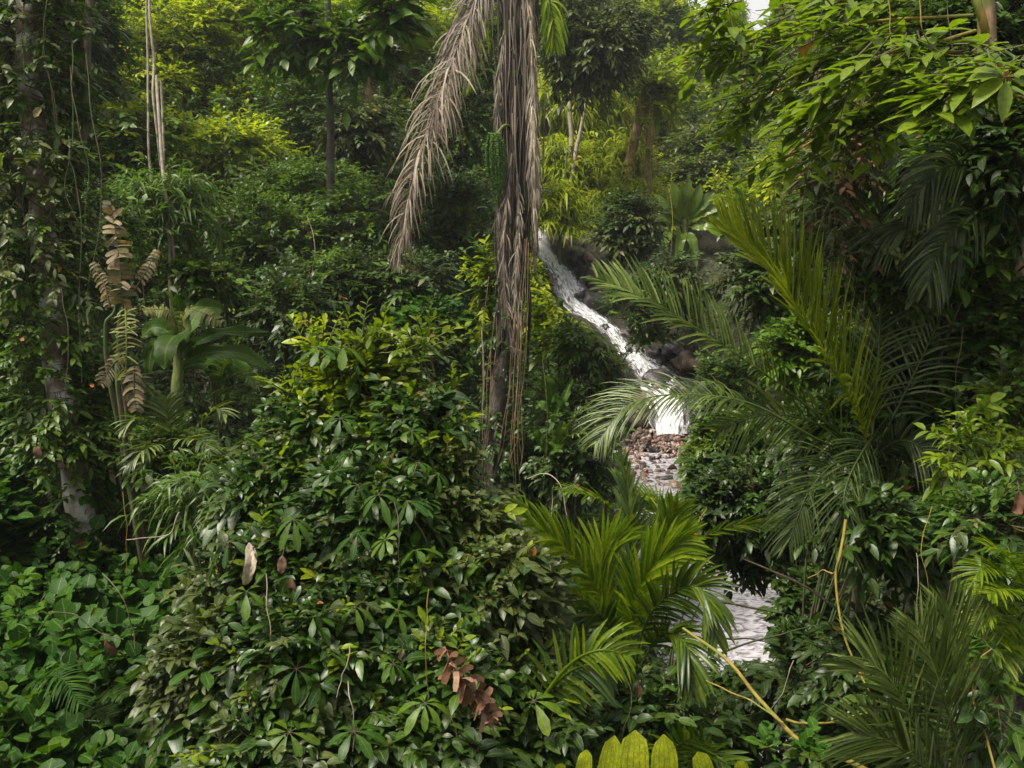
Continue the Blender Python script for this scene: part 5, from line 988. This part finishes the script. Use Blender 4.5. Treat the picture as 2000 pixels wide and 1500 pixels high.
# ------------------------------------------------------------------ the big bush in the middle foreground
cB = at(680, 1130, 6.3); b0 = np.array([cB[0], cB[1] + .3, 0]); b0[2] = g1(b0[0], b0[1]) - .1
st = MB(M['bark']); cs = []
lobes = [(695, 800, 70, 95, 6.9, 'gold', 520, 1.0), (620, 850, 95, 80, 6.7, 'glossy', 330, 1.0), (780, 880, 120, 90, 6.6, 'glossy', 380, 1.0), (540, 960, 90, 90, 6.3, 'glossy', 330, .95), (700, 1000, 150, 110, 6.0, 'glossy', 560, 1.0), (870, 1010, 100, 100, 6.4, 'greyn', 380, .9),
 (560, 1120, 110, 100, 5.8, 'glossy', 420, .95), (480, 1200, 80, 100, 5.8, 'greyn', 300, 1.0), (740, 1180, 150, 110, 5.7, 'glossy', 560, 1.0), (930, 1180, 120, 100, 6.0, 'greyn', 430, 1.0), (600, 1290, 150, 110, 5.4, 'glossy', 520, 1.0), (440, 1340, 90, 110, 5.4, 'greyn', 300, .95),
 (790, 1340, 140, 100, 5.4, 'glossy', 420, .9), (960, 1330, 90, 80, 5.7, 'glossy', 260, .9), (560, 1440, 160, 90, 5.1, 'glossy', 420, .9), (800, 1470, 140, 80, 5.1, 'darkn', 300, .9), (1010, 1450, 110, 90, 5.5, 'darkn', 260, .9)]
mats = dict(gold=MB(M['gold'], M['twig']), glossy=MB(M['glossy'], M['twig']), greyn=MB(M['grey'], M['twig']), darkn=MB(M['dark'], M['twig']))
tg = []
for (px, py, rx, ry, d, sp, n, s1) in lobes:
    c = at(px, py, d); R3 = np.array([rx, rx * .7, ry]) / FPX * d; o, dd, lc = crown_pts(c, R3, int(n * (1.5 if sp == 'gold' else .95)), 4, .3)
    j = rng.choice(len(o), len(o) // 9, replace=False); sprays(mats['glossy'], o[j] - [0, .06, 0], dd[j], SPEC['glossyb'], scale=.8)
    sprays(mats[sp], o, nrm(dd - np.array([0, .3, 0])), SPEC[sp], scale=s1); tg.append(c); tg += list(lc[1:3])
    j = rng.choice(len(o), len(o) // (20 if py < 900 else 90), replace=False); sprays(mats['gold'], o[j] - [0, .1, 0], nrm(dd[j] + Z), SPEC['gold'], scale=1.3)
    if sp == 'glossy':                                   # mixed yellowish and pale leaves
        j = rng.choice(len(o), len(o) // 7, replace=False); sprays(mats['greyn'], o[j] - [0, .05, 0], dd[j], SPEC['greyn'], scale=1.0)
        j = rng.choice(len(o), len(o) // 45, replace=False); sprays(mats['gold'], o[j] - [0, .08, 0], dd[j], SPEC['gold'], scale=1.2)
stems(st, b0, tg, .05, fork=.5)
gm = mats['gold']
for px, py in ((605, 650), (640, 645), (680, 650), (720, 640), (745, 650), (700, 670), (560, 740), (620, 780), (880, 760), (850, 790), (520, 880), (540, 900), (800, 700), (810, 655), (835, 650)):
    o = at(px, py + 40, 6.8)[None] + rnd(7, 3) * .06; sprays(gm, o, nrm(rnd(7, 3) * .5 + Z), SPEC['gold'], scale=1.4)
thing('big_bush', 'big domed bush of mixed glossy leaves with golden top in the foreground', 'bush', b0, [('trunk', st), ('glossy_foliage', mats['glossy']), ('golden_shoots', mats['gold']), ('pale_foliage', mats['greyn']), ('shaded_foliage', mats['darkn'])])
WH = [(705, 885, 5.9), (665, 905, 5.8), (735, 880, 5.9), (800, 850, 5.9), (640, 960, 5.7), (690, 945, 5.6), (745, 960, 5.6), (810, 920, 5.8), (805, 1000, 5.5), (770, 1040, 5.4), (715, 1070, 5.4), (660, 830, 6.1), (620, 690, 6.4), (590, 1010, 5.5), (820, 1110, 5.4), (755, 1180, 5.2), (700, 1190, 5.2), (760, 1300, 5.0), (830, 1310, 5.1),
      (820, 1380, 4.9), (760, 1410, 4.9), (500, 1170, 5.3), (590, 1300, 5.0), (420, 1310, 5.2), (470, 1390, 5.0), (1050, 1380, 5.3), (980, 1290, 5.4), (690, 1440, 4.8), (880, 1440, 5.0), (560, 1440, 4.8), (900, 1290, 5.3), (640, 1220, 5.1), (480, 1060, 5.6), (850, 930, 5.9), (670, 700, 6.5)]
for k, (px, py, d) in enumerate(WH): pass
wl = MB(M['whorl'], M['twig'])
o = np.array([at(*q) for q in WH])
for j in range(len(o)): sprays(wl, o[j:j + 1], nrm(np.array([[0, -.5, .5]]) + rnd(1, 3) * .4), dict(SPEC['whorl'], K=int(rng.integers(5, 9)), droop=U(.25, .7)), scale=U(.42, .82))
for q in o[::2]: vine(wl, [q, q + np.array([U(-.1, .1), .2, -.4]), q + np.array([U(-.2, .2), .5, -1.1])], .007, 12, mi=1)
thing('umbrella_climber', 'umbrella leaved climber with whorled leaflets spread over the big bush', 'climber', at(760, 1410, 4.9), wl)
# pale sunlit leaves on the left flank and top
wl = MB(M['bleach'], M['twig']); P_ = [(500, 790), (480, 800), (465, 830), (440, 880), (450, 890), (410, 940), (415, 950), (660, 690), (690, 715), (660, 720), (620, 690), (500, 1095), (430, 1360)]
# shaft-like dark branch and dead leaves on the bush
db = MB(M['brown']); torn(db, db, [at(868, 1262, 4.75), at(890, 1310, 4.7), at(925, 1350, 4.7), at(955, 1385, 4.72)], .11, 17, droop=1.4, curl=1.6, upv=np.array([0, -1., .3]), wd=1.5, r=.005)
torn(db, db, [at(920, 1350, 4.72), at(940, 1385, 4.7), at(965, 1410, 4.7)], .10, 10, droop=1.6, curl=1.8, upv=np.array([0, -1., .3]), wd=1.4, r=.005)
thing('dead_palm_leaf', 'curled pinkish brown dead leaf lying on the lower right of the big bush', 'dead leaf', at(925, 1350, 4.7), db)
db = MB(M['bleach']); blade(db, [at(486, 1060, 5.3), at(490, 1090, 5.25), at(484, 1120, 5.22), at(478, 1142, 5.25)], .07, .5, upv=np.array([.4, -1., .1]), fold=.9, ripple=.006)
blade(db, [at(492, 1065, 5.3), at(498, 1095, 5.2), at(490, 1125, 5.2)], .04, .9, upv=np.array([-.4, -1., .1]), fold=.9, ripple=.006)
thing('dead_palm_leaf', 'pale folded dead sheath stuck upright on the left flank of the big bush', 'dead leaf', at(486, 1142, 5.3), db)
db = MB(M['darkb']); trunk(db, [at(475, 1020, 5.7), at(600, 985, 5.4), at(700, 1010, 5.3), at(760, 1060, 5.5)], .016, .008, 6)

# ------------------------------------------------------------------ stems and vines
def vthing(label, pts, r, mat='ystem', name='stem', cat='stem', leaf=None, group='bare stems and vines', n=30):
    mb = MB(M[mat]); P = wob(bez([at(*q) for q in pts], n), .015); tubes(mb, P, np.linspace(r, r * .55, n), 6)
    # small joints
    parts = [('stem', mb)]
    if leaf: lf_ = MB(M[SPEC[leaf[0]]['m']], M['twig']); i = rng.integers(3, n, leaf[1]); sprays(lf_, P[i], nrm(rnd(leaf[1], 3) + Z * .5), SPEC[leaf[0]], scale=leaf[2]); parts.append(('leaves', lf_))
    return thing(name, label, cat, at(*pts[0]), parts, group)
vthing('thick yellow stem running down to the bottom right from beside the pool', [(1720, 1520, 4.6), (1640, 1480, 4.7), (1560, 1440, 4.8), (1490, 1370, 5.0), (1420, 1290, 5.2), (1330, 1225, 5.5)], .016)
vthing('thin yellow branch leaving the thick yellow stem to the right', [(1535, 1405, 4.8), (1580, 1412, 4.8), (1640, 1412, 4.9), (1700, 1395, 5)], .008)
vthing('upper yellow twig joining the thick stem from the left', [(1530, 1412, 4.85), (1460, 1370, 5), (1380, 1325, 5.2)], .006)
vthing('kinked yellow vine hanging in the dark gap at right', [(1652, 1015, 6.2), (1638, 1090, 6.1), (1632, 1130, 6.1), (1650, 1240, 6.0), (1680, 1310, 5.9), (1710, 1370, 5.8)], .011)
vthing('short side shoot of the kinked yellow vine', [(1632, 1118, 6.1), (1610, 1118, 6.2), (1580, 1128, 6.3)], .006)
vthing('grey brown dead bough slanting across the dark gap right of the pool', [(1700, 1240, 7.2), (1620, 1180, 7.3), (1540, 1130, 7.4), (1450, 1090, 7.6)], .014, 'bark', 'branch', 'branch')
vthing('thin bough crossing in front of the pool low down', [(1410, 1275, 8), (1480, 1250, 8), (1540, 1235, 8), (1610, 1218, 8)], .010, 'twig', 'branch', 'branch')
vthing('dark bough crossing the top of the pool', [(1370, 1172, 9), (1430, 1180, 9), (1500, 1190, 9), (1530, 1200, 9)], .014, 'darkb', 'branch', 'branch')
vthing('dark bough crossing the middle of the pool', [(1370, 1240, 9), (1430, 1248, 9), (1500, 1254, 9)], .012, 'darkb', 'branch', 'branch')
vthing('yellow curved stem at the right edge beside the fern', [(1950, 1530, 4.6), (1930, 1430, 4.7), (1900, 1360, 4.8), (1898, 1300, 4.8), (1935, 1265, 4.8)], .007, leaf=('glossyb', 10, .5))
vthing('long thin stem leaning behind the yellow green sprigs', [(2010, 1040, 5.6), (1960, 1020, 5.6), (1930, 990, 5.7), (1880, 975, 5.8)], .006)
vthing('white thread-like dead stem on the front of the big bush', [(683, 1262, 4.8), (675, 1310, 4.8), (655, 1365, 4.8)], .0035, 'pale')
vthing('pale stem arching from the creeper bank towards the big bush', [(350, 1000, 7), (330, 1040, 7), (290, 1050, 7), (250, 1055, 7)], .006, 'pale')
vthing('long brown twig crossing the hollow left of the big bush', [(200, 1120, 6.5), (240, 1160, 6.4), (258, 1220, 6.4), (260, 1270, 6.4)], .006, 'twig', 'twig', 'twig')
vthing('forked brown twig in the hollow below the creeper', [(95, 1196, 6.3), (150, 1200, 6.3), (190, 1235, 6.3), (240, 1250, 6.3)], .005, 'twig', 'twig', 'twig')
vthing('thin drooping twig beside the left edge of the big bush', [(360, 1100, 6), (375, 1140, 6), (390, 1190, 6), (400, 1240, 6)], .005, 'twig', 'twig', 'twig')
vthing('arching pale vine between the palm foot and young palm', [(1030, 935, 9), (1060, 925, 8.6), (1090, 945, 8.4), (1110, 1010, 8.3)], .006, 'pale')
vthing('pale stem standing left of the yellow palm stalk', [(1068, 1040, 8), (1075, 1000, 8), (1082, 950, 8)], .006, 'pale')
vthing('thin yellow liana hanging from the top right canopy', [(1795, -20, 5.6), (1800, 50, 5.6), (1830, 95, 5.7), (1880, 110, 5.8)], .005)
vthing('bundle of pale hanging roots right of the pool', [(1550, 1290, 7), (1530, 1350, 7), (1500, 1390, 7)], .004, 'pale')
vthing('leafy vine climbing along the thick yellow stem', [(1480, 1460, 4.7), (1540, 1460, 4.6), (1590, 1455, 4.6)], .004, 'gstem', 'vine', 'vine', leaf=('creep', 12, .45))
vthing('tendril with yellow leaves at the golden top of the bush', [(740, 690, 6.5), (790, 680, 6.5), (830, 660, 6.5)], .004, 'gstem', 'vine', 'vine', leaf=('yell', 4, .5))
LL = ['thin bare liana right of the sugar palm foot', 'thin pale liana on the left part of the big bush', 'yellowish liana hanging on the right part of the big bush', 'thin brown liana in the middle of the big bush', 'thin bare liana on the bank right of the stony stream', 'thin pale liana crossing the bright palm frond', 'yellow liana hanging in the top right canopy, left of two', 'brown liana hanging in the top right canopy, right of two',
 'thin twiggy liana left of the drooping palm fronds', 'pale liana in the dark gap above the grey green palm', 'yellow liana below the yellow green sprigs', 'brown liana beside the foot of the climber clad tree', 'thin liana among the narrow leaved canes', 'pale liana at the bottom of the big bush', 'yellow liana at the bottom right of the big bush', 'brown liana along the lower trunk of the climber clad tree',
 'thin twiggy liana at the left edge', 'pale liana touching the left side of the sugar palm foot', 'yellow liana hanging beside the fan of banana leaves', 'brown liana left of the thick yellow stem', 'thin liana right of the bright palm frond', 'pale liana on the dark left hillside', 'yellow liana falling onto the creeper bank', 'brown liana in the shade at the far right']
for k, (px, y0, y1, d, dx) in enumerate([(1060, 700, 960, 11, 8), (520, 1120, 1330, 5.0, 10), (838, 1150, 1400, 4.9, -8), (770, 980, 1150, 5.2, 14), (1475, 760, 960, 9, -15), (1605, 640, 820, 8.5, 20), (1735, 0, 180, 6, 5), (1850, 0, 320, 6.5, 10), (1540, 880, 1080, 8.5, 12), (1790, 1080, 1260, 6.2, 6), (1820, 990, 1180, 5.6, -20),
   (255, 860, 960, 8.6, 12), (395, 820, 1000, 9, -10), (680, 1330, 1470, 4.8, 12), (880, 1380, 1500, 4.9, 14), (120, 560, 780, 9.0, 14), (20, 640, 820, 9.2, 22), (940, 640, 860, 12.8, 6), (1310, 380, 500, 22, 3), (1210, 1290, 1440, 5.8, 20), (1690, 560, 760, 7.6, -10), (600, 420, 560, 16, 16), (240, 960, 1120, 7.5, 10), (1880, 640, 900, 7, -12)]):
    vthing(LL[k], [(px, y0, d), (px + dx, (y0 + y1) / 2, d - .05), (px + dx * .3, y1, d)], .0032 * max(d / 7, 1), ('twig', 'pale', 'ystem', 'bark')[k % 4], 'liana', 'liana', group='thin bare lianas', n=24)
# ferny growth at the right edge
pinnate('fern', 'yellow green fern tangle at the right edge', 'fern', 2010, 1180, 5.2, [[(1960, 1120, 5.1), (1920, 1110, 5), (1890, 1150, 5)], [(1960, 1180, 5.1), (1920, 1190, 5), (1890, 1240, 5)], [(1960, 1230, 5.1), (1930, 1260, 5), (1910, 1310, 5)], [(1990, 1120, 5.1), (1960, 1080, 5), (1930, 1070, 5)], [(1980, 1250, 5.1), (1960, 1290, 5), (1950, 1340, 5)], [(1990, 1160, 5), (1960, 1150, 4.9), (1930, 1160, 4.85)]], 34, .17, .014, 'palmb', ang=72, droop=.5, env=.4)
pinnate('fern', 'fern frond sprouting above the lime leaf tips', 'fern', 1200, 1010, 8, [[(1180, 980, 7.9), (1140, 965, 7.8), (1100, 960, 7.7)], [(1230, 980, 7.9), (1260, 970, 7.8), (1300, 985, 7.7)]], 26, .24, .02, 'palmb', ang=60, droop=.6)

# ------------------------------------------------------------------ damp air of the valley
me = bpy.data.meshes.new('haze'); x0, x1, y0, y1, z0, z1 = -152, 152, -62, 162, -15, 62
me.from_pydata([(x, y, z) for x in (x0, x1) for y in (y0, y1) for z in (z0, z1)], [], [(0, 1, 3, 2), (4, 6, 7, 5), (0, 4, 5, 1), (2, 3, 7, 6), (0, 2, 6, 4), (1, 5, 7, 3)])
hz = bpy.data.objects.new('haze', me); C.objects.link(hz); hz['kind'] = 'stuff'; hz['label'] = 'thin pale damp air filling the valley'
m = bpy.data.materials.new('haze'); m.use_nodes = True; n = m.node_tree.nodes; n.remove(n['Principled BSDF'])
v = n.new('ShaderNodeVolumePrincipled'); v.inputs['Color'].default_value = (.9, .93, 1, 1); v.inputs['Density'].default_value = .0007; v.inputs['Anisotropy'].default_value = .3
m.node_tree.links.new(v.outputs[0], n['Material Output'].inputs['Volume']); me.materials.append(m)
